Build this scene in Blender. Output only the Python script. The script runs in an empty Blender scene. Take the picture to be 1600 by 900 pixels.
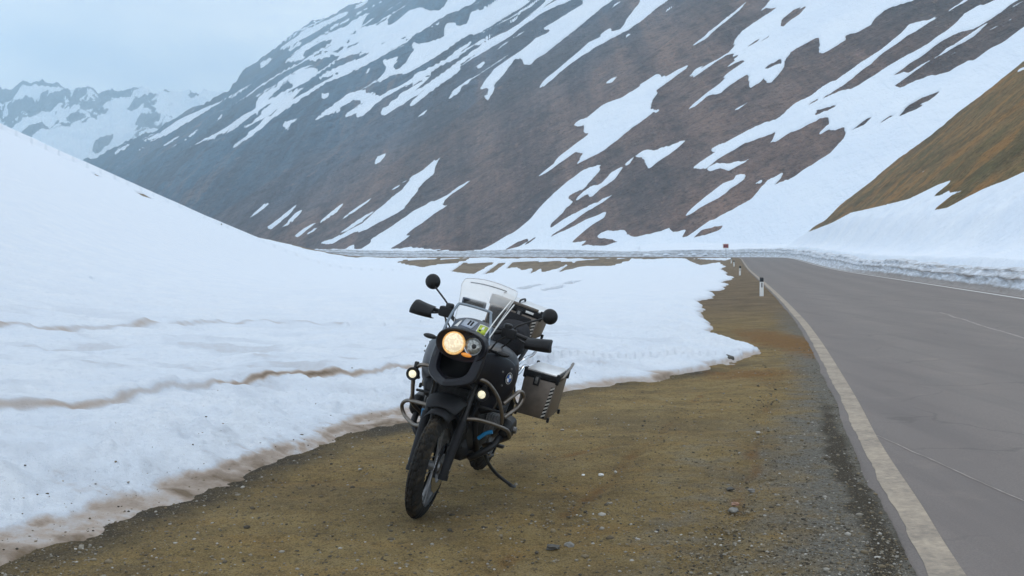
import bpy, bmesh, math, random
import numpy as np
from mathutils import Vector, Matrix
from mathutils.bvhtree import BVHTree

random.seed(7)
S = bpy.context.scene
COL = S.collection
R_ = math.radians

# ------------------------------------------------------------------ camera
FPX, HZ, EYE = 1700.0, 397.0, 1.6            # focal length and horizon in 1600 px units, eye height in metres
cd = bpy.data.cameras.new("camera")
cam = bpy.data.objects.new("camera", cd); COL.objects.link(cam)
cam.location = (0, 0, EYE); cam.rotation_euler = (R_(90), 0, 0)
cd.sensor_width = 36; cd.lens = FPX / 1600 * 36
cd.shift_y = -(450 - HZ) / 1600
cd.clip_start = 0.1; cd.clip_end = 30000
S.camera = cam

# ------------------------------------------------------------------ overcast sky, weak sun
SUN_EL, SUN_AZ = R_(52), R_(215)
W = bpy.data.worlds.new("World"); S.world = W; W.use_nodes = True
nt = W.node_tree; nt.nodes.clear()
def wn(t): return nt.nodes.new(t)
out = wn('ShaderNodeOutputWorld'); mix = wn('ShaderNodeMixShader')
bg1 = wn('ShaderNodeBackground'); bg2 = wn('ShaderNodeBackground')
sky = wn('ShaderNodeTexSky'); sky.sky_type = 'NISHITA'; sky.sun_disc = False
sky.sun_elevation = SUN_EL; sky.sun_rotation = SUN_AZ
bg1.inputs[1].default_value = 0.08
nt.links.new(sky.outputs[0], bg1.inputs[0])
tc = wn('ShaderNodeTexCoord'); mp = wn('ShaderNodeMapping'); mp.inputs['Scale'].default_value = (1.6, 1.6, 4.5)
nz = wn('ShaderNodeTexNoise'); nz.inputs['Scale'].default_value = 1.9; nz.inputs['Detail'].default_value = 6; nz.inputs['Roughness'].default_value = .5
rp = wn('ShaderNodeValToRGB')
rp.color_ramp.elements[0].position = .30; rp.color_ramp.elements[0].color = (.46, .56, .72, 1)
rp.color_ramp.elements[1].position = .62; rp.color_ramp.elements[1].color = (1.0, 1.0, 1.0, 1)
nt.links.new(tc.outputs['Generated'], mp.inputs[0]); nt.links.new(mp.outputs[0], nz.inputs[0])
nt.links.new(nz.outputs[0], rp.inputs[0]); nt.links.new(rp.outputs[0], bg2.inputs[0])
bg2.inputs[1].default_value = 1.38
mix.inputs[0].default_value = .92                     # thick cloud over a little clear sky
nt.links.new(bg1.outputs[0], mix.inputs[1]); nt.links.new(bg2.outputs[0], mix.inputs[2]); nt.links.new(mix.outputs[0], out.inputs[0])
sl = bpy.data.lights.new("sun", 'SUN'); sl.energy = 0.5; sl.angle = R_(25); sl.color = (1, .96, .9)
so = bpy.data.objects.new("sun", sl); COL.objects.link(so)
so.rotation_euler = (R_(90) - SUN_EL, 0, math.pi - SUN_AZ + math.pi)
S.view_settings.view_transform = 'Standard'; S.view_settings.look = 'None'
S.cycles.volume_bounces = 4; S.cycles.max_bounces = 8
S.view_settings.exposure = -0.04; S.view_settings.gamma = 1.0

# ------------------------------------------------------------------ material helpers
class NT:
    def __init__(s, name):
        s.m = bpy.data.materials.new(name); s.m.use_nodes = True
        s.t = s.m.node_tree; s.b = s.t.nodes['Principled BSDF']
        s._obj = None
    def n(s, typ, **kw):
        o = s.t.nodes.new(typ)
        for k, v in kw.items(): setattr(o, k, v)
        return o
    def l(s, a, b): s.t.links.new(a, b)
    def put(s, sock, v):
        if isinstance(v, bpy.types.NodeSocket): s.l(v, sock)
        else: sock.default_value = v
    def obj(s):
        if not s._obj: s._obj = s.n('ShaderNodeTexCoord').outputs['Object']
        return s._obj
    def mapping(s, scale=(1, 1, 1), rot=(0, 0, 0)):
        m = s.n('ShaderNodeMapping'); m.inputs['Scale'].default_value = scale; m.inputs['Rotation'].default_value = rot
        s.l(s.obj(), m.inputs[0]); return m.outputs[0]
    def noise(s, scale, detail=4, rough=.55, vec=None, dist=0):
        o = s.n('ShaderNodeTexNoise'); o.inputs['Scale'].default_value = scale; o.inputs['Detail'].default_value = detail
        o.inputs['Roughness'].default_value = rough; o.inputs['Distortion'].default_value = dist
        s.l(vec if vec else s.obj(), o.inputs['Vector']); return o.outputs['Fac']
    def vor(s, scale, vec=None, out='Distance'):
        o = s.n('ShaderNodeTexVoronoi'); o.inputs['Scale'].default_value = scale
        s.l(vec if vec else s.obj(), o.inputs['Vector']); return o.outputs[out]
    def attr(s, name):
        o = s.n('ShaderNodeAttribute'); o.attribute_name = name; return o.outputs['Fac']
    def math(s, op, a, b=0.0, clamp=False):
        o = s.n('ShaderNodeMath', operation=op, use_clamp=clamp); s.put(o.inputs[0], a); s.put(o.inputs[1], b); return o.outputs[0]
    def ramp(s, f, a, b):                                 # linear 0..1 between a and b
        o = s.n('ShaderNodeMapRange', clamp=True); s.put(o.inputs[0], f); o.inputs[1].default_value = a; o.inputs[2].default_value = b
        return o.outputs[0]
    def mix(s, f, a, b):
        o = s.n('ShaderNodeMix', data_type='RGBA'); s.put(o.inputs[0], f)
        for k, v in ((6, a), (7, b)):
            s.put(o.inputs[k], v if isinstance(v, bpy.types.NodeSocket) else (*v, 1))
        return o.outputs[2]
    def bump(s, h, strength, dist):
        o = s.n('ShaderNodeBump'); o.inputs['Strength'].default_value = strength; o.inputs['Distance'].default_value = dist
        s.l(h, o.inputs['Height']); s.l(o.outputs[0], s.b.inputs['Normal'])
    def base(s, c): s.put(s.b.inputs['Base Color'], c if isinstance(c, bpy.types.NodeSocket) else (*c, 1))
    def rough(s, r): s.put(s.b.inputs['Roughness'], r)

def simple(name, c, r=.5, metal=0, vary=.12, scale=30, coat=0, bump=0):
    q = NT(name); n = q.noise(scale, 3)
    f = q.ramp(n, .3, .7)
    d = tuple(min(1, x * (1 - vary)) for x in c); e = tuple(min(1, x * (1 + vary)) for x in c)
    q.base(q.mix(f, d, e)); q.rough(q.math('ADD', q.math('MULTIPLY', n, .2), max(.02, r - .1)))
    q.b.inputs['Metallic'].default_value = metal
    if max(c) < .05 and not metal: q.b.inputs['Specular IOR Level'].default_value = .28
    if coat: q.b.inputs['Coat Weight'].default_value = coat
    if bump: q.bump(n, bump, .002)
    return q.m
def glow(name, c, e, s, r=.2):
    q = NT(name); n = q.vor(90); f = q.ramp(n, .2, .7)
    q.base(c); q.rough(r)
    q.put(q.b.inputs['Emission Color'], q.mix(f, e, tuple(x * .55 for x in e))); q.b.inputs['Emission Strength'].default_value = s
    return q.m

# ------------------------------------------------------------------ numpy noise
def _h(ix, iy, seed):
    n = (ix.astype(np.int64) * 374761393 + iy.astype(np.int64) * 668265263 + seed * 982451653) & 0xFFFFFFFF
    n = ((n ^ (n >> 13)) * 1274126177) & 0xFFFFFFFF
    n = n ^ (n >> 16)
    return (n & 0xFFFFFF) / float(0xFFFFFF)
def vn(x, y, seed=0):
    xi = np.floor(x); yi = np.floor(y); fx = x - xi; fy = y - yi
    fx = fx * fx * fx * (fx * (fx * 6 - 15) + 10); fy = fy * fy * fy * (fy * (fy * 6 - 15) + 10)
    a = _h(xi, yi, seed); b = _h(xi + 1, yi, seed); c = _h(xi, yi + 1, seed); d = _h(xi + 1, yi + 1, seed)
    return (a + (b - a) * fx) * (1 - fy) + (c + (d - c) * fx) * fy
def fbm(x, y, oct=4, seed=0, gain=.5):
    t = np.zeros_like(x, dtype=float); a = 1.0; w = 0.0
    for k in range(oct):
        t += a * (vn(x + 17.3 * k, y - 9.1 * k, seed + k) * 2 - 1); w += a; a *= gain; x = x * 2.03; y = y * 2.03
    return t / w
def sst(a, b, x):                                         # smoothstep, also with a > b
    t = np.clip((x - a) / (b - a), 0, 1); return t * t * (3 - 2 * t)
def splus(x, w): return w * np.logaddexp(0, x / w)
def smax(a, b, w): return b + splus(a - b, w)

# ------------------------------------------------------------------ traced outlines (image pixel positions in 1600 px units)
def P(ox, oy, txt):
    res = []
    for line in txt.strip().split('\n'):
        v = [float(t) for t in line.split()]
        res.append([(ox + v[i] / 5, oy + v[i + 1] / 5) for i in range(0, len(v) - 1, 2)])
    return res
UMIN, UMAX, VMIN, VMAX, SSC = -100, 1700, -100, 480, 2
def raster(add, cut=(), blur=2):
    wd, ht = (UMAX - UMIN) * SSC, (VMAX - VMIN) * SSC
    img = np.zeros((ht, wd), np.float32)
    def fill(poly, val):
        p = [((u - UMIN) * SSC, (v - VMIN) * SSC) for u, v in poly]
        y0 = max(0, int(min(q[1] for q in p))); y1 = min(ht - 1, int(max(q[1] for q in p)) + 1)
        for y in range(y0, y1 + 1):
            xs = []; yc = y + .5
            for (ax, ay), (bx, by) in zip(p, p[1:] + p[:1]):
                if (ay <= yc) != (by <= yc): xs.append(ax + (yc - ay) / (by - ay) * (bx - ax))
            xs.sort()
            for a, b in zip(xs[::2], xs[1::2]):
                img[y, max(0, int(round(a))):max(0, int(round(b)))] = val
    for p in add: fill(p, 1)
    for p in cut: fill(p, 0)
    for _ in range(2):
        for ax in (0, 1):
            acc = np.zeros_like(img)
            for k in range(-blur, blur + 1): acc += np.roll(img, k, ax)
            img = acc / (2 * blur + 1)
    return img
def sample(img, x, y, z):  # reads the traced mask at each vertex's image pixel, projected through the camera
    yy = np.maximum(y, .1)
    u = (800 + FPX * x / yy - UMIN) * SSC; v = (HZ - FPX * (z - EYE) / yy - VMIN) * SSC
    ok = (u > 0) & (u < img.shape[1] - 2) & (v > 0) & (v < img.shape[0] - 2) & (y > .1)
    u = np.clip(u, 0, img.shape[1] - 2.01); v = np.clip(v, 0, img.shape[0] - 2.01)
    ui = u.astype(int); vi = v.astype(int); fu = u - ui; fv = v - vi
    r = (img[vi, ui] * (1 - fu) + img[vi, ui + 1] * fu) * (1 - fv) + (img[vi + 1, ui] * (1 - fu) + img[vi + 1, ui + 1] * fu) * fv
    return r, ok

MT_SNOW = (
P(100, 100, """560 650 610 595 740 530 850 460 960 395 1100 340 1250 280 1340 225 1440 165 1520 105 1440 200 1330 270 1170 345 1010 435 880 520 790 570 680 610
380 690 410 705 480 660 540 610 470 640
460 697 560 648 640 620 540 665
570 675 660 645 650 655 590 685
715 690 830 600 940 545 850 610
810 685 940 570 880 640
890 650 1010 540 1170 415 1080 490 1010 560
1250 565 1300 510 1400 440 1500 370 1560 300 1600 270 1600 340 1450 420 1350 500
1380 515 1480 450 1600 375 1600 410 1440 500
1310 680 1330 640 1420 580 1460 530 1600 430 1600 465 1480 560 1380 630
1180 465 1245 385 1225 440
1265 430 1360 330 1310 400
1385 345 1435 300 1420 330
170 750 260 715 200 740
355 835 415 800 480 755 440 800
1250 250 1340 200 1300 235
1500 260 1600 210 1600 290 1520 320""") +
P(400, 0, """170 400 400 215 640 115 740 100 560 200 400 290 260 370
250 400 380 310 340 360 260 410
720 70 860 10 900 0 800 60
760 120 860 75 960 30 1000 0 1030 0 900 70 800 115
540 235 640 190 740 150 830 110 740 160 600 225
250 450 400 340 560 255 740 180 850 120 930 110 800 230 870 215 960 190 1090 95 1000 190 1060 190 1200 90 1300 65 1440 120 1340 200 1240 280 1100 300 1000 330 930 390 850 430 600 450 440 480 360 480 300 500 190 500
470 630 560 560 720 500 840 460 960 385 1090 330 1240 290 1180 340 1020 430 880 510 700 600 540 660 420 740 300 820 180 890 130 900 220 820 360 750 500 660 620 600 700 550 560 600
0 790 60 720 140 680 250 600 360 540 450 520 480 560 430 600 340 660 320 690 250 650 150 730 80 800 0 870
40 900 140 800 260 720 380 690 300 770 180 850 110 900
30 490 150 440 100 490 40 540
50 640 190 530 100 600
1430 120 1490 40 1520 0 1600 0 1600 80 1480 140 1340 220 1250 290 1340 180
1260 290 1400 200 1490 170 1380 220
1080 600 1180 500 1240 400 1220 360 1360 340 1470 300 1470 240 1500 190 1560 190 1560 220 1600 230 1600 330 1500 400 1370 480 1240 550 1150 590
990 490 1120 450 1050 540 1090 560 960 640 1030 560
500 740 570 735 560 770 520 775
540 900 620 830 740 740 870 730 960 740 860 800 760 790 660 850 590 900
700 900 820 820 990 740 1100 700 1240 620 1230 580 1330 560 1480 480 1600 390 1600 440 1420 530 1300 620 1180 680 1000 770 900 850 830 900
980 890 1060 810 1180 720 1300 650 1400 580 1310 660 1180 770 1060 860 1000 900
1195 850 1230 790 1340 690 1460 600 1600 510 1600 560 1460 660 1350 740 1250 820
1495 795 1520 750 1600 690 1600 735
850 590 900 525 880 570
690 630 715 600 705 630
1000 670 1060 630 1030 660""") +
P(400, 170, """0 90 60 40 110 0 160 0 100 50 0 105
0 170 120 90 260 0 200 0 100 70 0 150
210 120 270 110 340 75 235 180
445 110 560 20 640 0 560 40
550 100 640 20 700 0 610 60
690 80 710 40 800 0 760 40
720 110 820 50 900 10 940 0 840 60
975 50 1000 0 1065 0 1000 50
1250 95 1280 60 1360 0 1310 60
920 450 950 390 1020 360 1000 400 940 445
185 340 215 325 200 345
515 240 540 225 530 240
1000 690 1120 610 1300 490 1200 560 1090 640
650 895 740 830 910 705 860 760 760 830
500 900 560 850 690 745 630 820 540 890
140 900 220 850 330 755 260 840 190 900
260 890 320 830 370 795 330 850 280 900
0 830 40 780 110 750 40 800""") +
P(560, 300, """0 330 0 290 120 180 220 100 340 0 420 -100 560 -190 700 -310 640 -250 600 -170 590 -120 510 -50 470 0 380 100 320 160 430 110 350 150 240 200 120 260
20 455 100 400 90 380 240 290 400 190 560 100 680 40 750 0 890 -80 800 -10 710 40 650 125 710 115 600 190 500 260 420 310 370 350 410 350 340 400 250 450
830 490 940 470 1080 400 1220 320 1340 230 1400 160 1470 90 1540 20 1560 0 1600 0 1600 180 1520 250 1430 320 1360 360 1600 250 1600 290 1480 350 1430 390 1600 320 1600 480 1100 490
-400 600 -400 455 250 452 400 440 640 460 800 475 850 490 1100 480 1700 460 1700 600""") +
P(700, 0, """0 380 60 340 200 280 330 220 430 150 560 80 660 0 400 0 300 60 180 110 150 190 80 210 50 190 0 190
0 130 0 0 240 0 140 50
0 480 60 410 190 330 160 370 60 440
0 600 120 510 280 400 400 300 560 190 700 80 780 0 840 0 760 60 640 150 500 240 340 370 180 480
0 780 40 720 160 630 280 560 360 510 480 430 600 355 520 420 400 500 260 590 120 690
60 450 360 270 300 330 180 390
360 430 400 380 480 310 690 210 600 260 500 320 420 380
430 205 500 170 575 110 520 180
250 710 300 640 360 550 440 490 530 430 600 380 680 310 800 250 730 240 850 170 930 120 1060 40 1030 0 1310 0 1200 70 1100 160 1030 220 920 300 850 360 770 430 690 470 650 520 600 520 580 460 520 470 470 540 430 600 370 660 350 740 310 800 280 770 320 750 310 690
710 705 760 640 880 540 1000 440 1100 350 1190 310 1200 280 1270 235 1280 265 1350 240 1420 140 1490 50 1520 0 1600 0 1600 100 1500 180 1400 250 1260 320 1130 400 1000 490 880 580 760 690
1270 85 1310 40 1380 5 1330 50
1340 85 1440 10 1410 40
1370 325 1400 285 1440 275 1400 315
1225 670 1330 605 1280 660
190 550 300 490 260 540""") +
P(700, 170, """690 560 740 510 820 450 860 400 980 300 1100 210 1060 190 1060 150 980 145 1030 110 1090 90 1200 0 1300 -50 1420 -110 1520 -170 1620 -240 1720 -235 1790 -270 1880 -330 1870 -290 1790 -240 1700 -170 1580 -90 1580 0 1600 60 1520 120 1400 200 1320 270 1240 340 1100 410 1000 460 1030 420 1060 360 1000 360 940 400 860 450 780 510
930 490 1000 460 960 480
620 900 680 830 780 740 820 680 940 580 1020 520 1100 480 1200 455 1190 510 1130 570 1070 640 940 710 950 740 980 745 910 800 820 890 780 1000 500 1000
990 750 1060 690 1110 640 1200 600 1280 520 1340 480 1400 430 1450 390 1530 345 1600 350 1740 315 1870 265 1770 340 1680 400 1570 490 1540 440 1520 400 1460 400 1420 460 1380 470 1300 570 1220 620 1160 660 1110 710 1090 690
890 900 1000 840 1140 770 1310 680 1200 750 1060 830 940 900
1060 900 1240 830 1130 900
0 670 80 620 200 550 100 620 0 705""") +
P(1000, 0, """0 180 0 0 240 0 120 90
190 120 220 80 290 45 230 90
370 400 500 310 540 270 640 190 740 110 860 0 790 80 700 160 600 240 500 330
0 720 0 680 120 605 200 615 290 570 380 520 370 560 290 610 200 680 70 735 150 730 90 830 80 870 160 880 120 900 0 900
360 655 430 570 540 510 620 470 690 430 740 360 740 330 800 260 880 200 1000 130 1080 70 930 110 990 60 1030 0 1600 0 1600 330 1420 430 1400 370 1450 350 1430 310 1380 315 1280 370 1180 430 1130 500 1130 540 1080 610 1030 670 990 670 970 630 930 670 860 710 840 600 780 640 700 690 640 750 530 780 430 860 370 885 400 840 480 770 640 650 660 620 720 570 830 500 800 490 660 555 760 490 720 470 740 440 680 450 560 530 430 620
725 890 880 795 770 880
640 280 740 230 690 260
640 330 680 300 660 330
700 275 750 250 740 275
690 215 800 155 750 190
1130 900 1220 830 1330 780 1420 710 1540 640 1600 610 1600 650 1480 740 1380 800 1290 860 1440 800 1600 730 1600 900""") +
P(1000, 170, """410 490 480 440 600 360 550 345 720 265 850 200 980 140 1090 90 1200 0 1600 0 1600 150 1500 180 1400 230 1480 150 1490 90 1400 100 1300 150 1180 200 1080 265 1010 295 1050 230 1060 205 960 245 820 300 680 370 600 420 520 485
520 495 600 455 680 450 780 440 900 390 820 450 700 510 620 490 560 510
350 860 400 800 500 730 600 660 650 620 740 590 750 555 830 545 770 600 640 680 500 760
860 630 900 600 960 580 950 605
145 200 180 180 165 195
540 900 700 840 800 790 860 760 920 690 960 640 1050 600 970 610 1060 570 1125 525 1080 590 1050 630 1160 590 1300 500 1430 420 1500 380 1600 280 1700 200 3500 -400 3500 1500 200 1500""") +
P(1280, 0, """0 430 0 0 840 0 720 35 600 60 520 100 440 160 410 220 350 250 260 280 200 300 210 330 30 430
0 800 0 750 130 660 320 530 480 420 640 290 700 220 840 180 950 130 1130 20 1190 0 1100 60 960 150 820 230 660 330 500 430 380 540 220 660 100 740
0 860 100 790 300 690 520 560 740 440 900 330 1040 230 1120 150 1130 130 1260 70 1410 0 1600 0 1500 60 1430 120 1360 160 1250 225 1050 300 970 350 820 450 740 500 550 630 720 580 800 530 960 430 1100 350 1250 250 1360 170 1200 310 1000 430 860 510 720 600 590 700 640 715 780 650 880 620 980 600 1200 490 1280 450 1440 350 1600 240 1700 200 1700 900 0 1300
1280 290 1340 250 1520 160 1500 180 1380 240
1500 75 1600 25 1600 35 1520 80
920 525 1000 470 1115 400 1060 440""") +
P(860, 300, """0 260 0 90 40 20 60 0 240 0 150 50 140 90 170 95 100 150 20 240
190 90 260 30 300 0 380 0 330 50 280 40
0 340 0 310 100 240 220 180 330 120 510 30 400 110 260 190 120 280 20 340
0 460 0 370 120 310 250 250 320 220 300 250 440 175 420 220 320 270 240 330 160 400 120 415 290 390 230 430 320 435 430 430 540 400 460 380 360 360 400 330 520 320 580 310 600 350 660 365 760 340 940 290 930 330 1000 335 1060 310 1030 370 1070 360 1180 290 1320 210 1460 150 1600 80 2600 80 2600 700 0 700
1055 210 1100 150 1200 90 1310 0 1400 0 1280 80 1160 140""") +
P(360, 240, """120 535 200 470 270 405 310 400 210 480
280 590 370 530 450 470 520 405 470 490 400 540 320 600
360 615 440 560 500 490 560 450 540 490 450 570
500 655 560 600 690 545 620 590 530 660
560 665 680 570 800 480 890 395 830 480 740 540 650 620
840 555 900 500 1000 430 1110 360 1050 420 940 490
840 640 960 560 1130 460 1030 550 920 610
690 710 820 670 950 600 1100 530 1160 460 1250 390 1360 280 1450 210 1500 150 1600 60 1600 100 1570 180 1500 260 1430 350 1380 420 1330 460 1430 410 1300 490 1100 590 900 660 790 715
900 755 920 730 970 710 980 750"""))
MT_ROCK = (
P(400, 0, """380 410 500 340 640 320 560 370 430 410
360 440 600 400 740 360 840 320 760 370 560 420 400 450
340 510 450 480 600 455 800 430 900 410 860 450 640 480 500 520
690 275 800 240 770 275
700 335 750 315 720 340
0 900 60 830 160 750 280 670 260 710 120 810 20 890""") +
P(560, 300, """1140 462 1250 400 1400 360 1340 400 1240 450
640 480 700 485 690 492
1540 250 1600 180 1600 245""") +
P(1000, 0, """1080 220 1120 160 1200 90 1310 60 1250 130 1160 190 1120 230
830 390 900 340 1020 285 1000 320 900 370
970 565 1010 525 1100 480 1110 520 1060 530
1350 880 1440 820 1490 810 1400 860
1330 895 1460 860 1520 850 1400 900
720 470 800 430 830 420 760 480""") +
P(1000, 170, """1230 125 1340 70 1500 0 1540 0 1400 75 1300 105
1500 440 1530 410 1560 410
1085 825 1105 820 1095 830""") +
P(1280, 0, """660 890 700 850 800 790 950 735 900 780 800 840 740 870
1370 250 1480 200 1600 110 1600 180 1500 250 1380 270""") +
P(1280, 170, """0 225 80 180 130 190 240 135 200 190 210 220 200 260 90 380 0 440 -60 480 -200 520 -260 520 -180 400 -60 260
-100 180 0 100 70 90 80 150 0 215 -60 220
220 220 300 160 380 100 420 90 350 160 260 200
430 170 560 80 620 70 540 110
620 95 700 10 720 0 810 0 720 50""") +
P(860, 300, """1110 375 1180 310 1300 275 1385 270 1330 320 1240 350
180 325 240 290 310 250 280 285 220 315
0 340 100 300 240 240 320 190 330 215 250 250 120 310 0 368"""))
HILL_BROWN = [[(1700, 0), (1600, 85), (1540, 125), (1466, 170), (1440, 188), (1412, 208), (1380, 232), (1360, 246), (1328, 274), (1300, 292), (1268, 315),
  (1264, 319), (1296, 298), (1284, 312), (1280, 322), (1240, 349), (1290, 324), (1322, 312), (1290, 345), (1258, 362), (1266, 362), (1300, 349), (1330, 333), (1345, 330), (1380, 322), (1400, 317),
  (1420, 312), (1445, 300), (1465, 290), (1488, 282), (1484, 287), (1457, 309), (1470, 306), (1485, 298), (1483, 303), (1510, 297), (1488, 306), (1458, 330), (1480, 326), (1510, 310),
  (1540, 295), (1570, 284), (1600, 270), (1700, 235)]]
HILL_SNOWBITS = P(1280, 0, """1530 575 1570 540 1620 520 1600 550
1430 605 1520 555 1480 580""") + P(1280, 170, "780 510 840 478 820 500")
BANK_BARE = (P(560, 300, """300 550 360 535 680 530 880 525 740 560 620 570 500 595 400 575
720 630 820 560 1060 555 900 650
970 655 1100 560 1155 555 1050 640
1150 610 1200 560 1300 545 1600 545 1600 590 1440 635 1430 600 1340 650 1370 600 1280 620 1240 590
1430 800 1600 765 1600 780 1450 815
1230 790 1400 755 1500 735 1380 770 1290 805""") + P(860, 300, """0 550 180 550 60 600 0 610
60 635 140 570 220 540 400 525 640 525 480 580 400 585 280 585 130 615
1050 520 1400 540 1440 585 1380 575 1320 555 1180 580 1100 545
30 755 140 730 260 698 150 750
0 785 60 772 110 765 20 800
130 722 190 705 160 722""") +
 [[(143, 272), (150, 273), (160, 278), (152, 277)], [(208, 300), (225, 304), (243, 314), (225, 309)], [(328, 340), (345, 345), (367, 352), (348, 350)],
  [(138, 443), (150, 445), (146, 447)], [(48, 228), (56, 231), (50, 230)], [(610, 501), (640, 498), (660, 500), (635, 504)]])

# ------------------------------------------------------------------ the road's left edge as points worked out from image pixels
EDGE = [(.2, -8), (.75, -3), (1.2, 0), (1.62, 2.5), (2.23, 5.41), (2.54, 6.75), (3.04, 8.98), (3.9, 12.5), (5.75, 20.45), (7.65, 29.2), (12.2, 51.3), (22, 100),
        (32, 150), (37.2, 176), (39.6, 190), (40.6, 200), (39.6, 208), (36, 215), (29, 221), (18, 225), (0, 229), (-35, 237), (-90, 250), (-160, 270), (-260, 300)]
def catmull(pts, n):
    p = [Vector(q) for q in pts]; p = [p[0] * 2 - p[1]] + p + [p[-1] * 2 - p[-2]]
    res = []
    for i in range(1, len(p) - 2):
        a, b, c, d = p[i - 1:i + 3]
        for k in range(n):
            t = k / n
            res.append(.5 * ((2 * b) + (c - a) * t + (2 * a - 5 * b + 4 * c - d) * t * t + (3 * b - a - 3 * c + d) * t ** 3))
    res.append(p[-2]); return res
ROAD = np.array([(q.x, q.y) for q in catmull([(a, b, 0) for a, b in EDGE], 6)])
def poly_sd(x, y, pl):
    """signed distance to a polyline, positive on its right, and arc position of the nearest point"""
    best = np.full(x.shape, 1e9); sg = np.zeros(x.shape); arc = np.zeros(x.shape); acc = 0
    for (ax, ay), (bx, by) in zip(pl[:-1], pl[1:]):
        dx, dy = bx - ax, by - ay; L2 = dx * dx + dy * dy; L = math.sqrt(L2)
        t = np.clip(((x - ax) * dx + (y - ay) * dy) / L2, 0, 1)
        ex = x - ax - t * dx; ey = y - ay - t * dy; d = ex * ex + ey * ey
        m = d < best
        best = np.where(m, d, best); sg = np.where(m, ex * dy - ey * dx, sg); arc = np.where(m, acc + t * L, arc); acc += L
    return np.sqrt(best) * np.where(sg >= 0, 1, -1), arc
ARC = np.concatenate([[0], np.cumsum(np.hypot(*np.diff(ROAD, axis=0).T))])
ARC_BEND = float(np.interp(200, ROAD[:, 1][:110], ARC[:110]))
def road_z(arc): return .05 + .95 * sst(ARC_BEND - 110, ARC_BEND + 10, arc)

SNOW_EDGE = [(-4.6, -6), (-3.6, 1.0), (-3.05, 3.8), (-2.65, 5.63), (-2.14, 7.29), (-1.79, 8.7), (-.99, 10.5), (.59, 12.5), (2.07, 14.1), (3.0, 15.6), (3.85, 17.2), (4.05, 18.6), (3.9, 20.5), (4.3, 23),
             (5.2, 29.2), (6.9, 37), (8.2, 43), (12.2, 63), (19.2, 97), (29.5, 151), (35, 178), (38.3, 193), (39, 200), (38, 206), (34.5, 213), (28, 219), (17, 223), (0, 227), (-35, 235), (-90, 248), (-160, 268), (-260, 298)]
SNOW_EDGE = np.array([(q.x, q.y) for q in catmull([(a, b, 0) for a, b in SNOW_EDGE], 3)])

def base_ground(x, y, o, arc):
    zr = road_z(arc)
    near = 1 - sst(20, 60, np.abs(y))
    fall = (.02 + 1.9 * sst(25, 150, y)) * sst(.3, 9, -o)
    z = zr - .018 * sst(0, .5, -o - .15) - .03 * sst(.5, 2.5, -o) - fall - .03 * sst(-.6, 0, o)
    # left hill
    p = -.9925 * x - .122 * y - 7.0
    hz = .46 * splus(p, 2.4)
    hz = hz / (1 + (np.maximum(0, y - 140) / 100) ** 2)
    return z + hz * sst(12, 20, y + .3 * np.maximum(0, -x)) , near
def bumps(x, y):
    return .022 * fbm(x * .9, y * .9, 3, 11) + .010 * fbm(x * 4.5, y * 4.5, 3, 21) + .004 * fbm(x * 17, y * 17, 2, 25)

# ------------------------------------------------------------------ mesh helpers
def link(name, me, mat=None, parent=None, kind=None, smooth=True):
    o = bpy.data.objects.new(name, me); COL.objects.link(o)
    if mat: me.materials.append(mat)
    if parent: o.parent = parent
    if kind: o['kind'] = kind
    if smooth: me.polygons.foreach_set('use_smooth', [True] * len(me.polygons))
    return o
def grid_mesh(name, X, Y, Z, keep=None, attrs=None):
    nr, nc = X.shape
    idx = np.arange(nr * nc).reshape(nr, nc)
    q = np.stack([idx[:-1, :-1], idx[:-1, 1:], idx[1:, 1:], idx[1:, :-1]], -1).reshape(-1, 4)
    if keep is not None:
        k = keep.reshape(-1); q = q[k[q].any(1)]
    used = np.unique(q); remap = np.full(nr * nc, -1); remap[used] = np.arange(len(used)); q = remap[q]
    co = np.stack([X.reshape(-1), Y.reshape(-1), Z.reshape(-1)], -1)[used]
    me = bpy.data.meshes.new(name)
    me.vertices.add(len(co)); me.vertices.foreach_set('co', co.astype(np.float32).ravel())
    me.loops.add(q.size); me.loops.foreach_set('vertex_index', q.astype(np.int32).ravel())
    me.polygons.add(len(q)); me.polygons.foreach_set('loop_start', np.arange(0, q.size, 4, dtype=np.int32))
    me.polygons.foreach_set('loop_total', np.full(len(q), 4, np.int32))
    me.update(calc_edges=True)
    for n, a in (attrs or {}).items():
        at = me.attributes.new(n, 'FLOAT', 'POINT'); at.data.foreach_set('value', a.reshape(-1)[used].astype(np.float32))
    return me
def polar(u0, u1, nu, dists):
    u = np.linspace(u0, u1, nu); t = (u - 800) / FPX
    D = dists[:, None] * np.ones((1, nu)); return t[None, :] * D, D
def inv_space(d0, d1, n): return 1 / np.linspace(1 / d0, 1 / d1, n)

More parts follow.
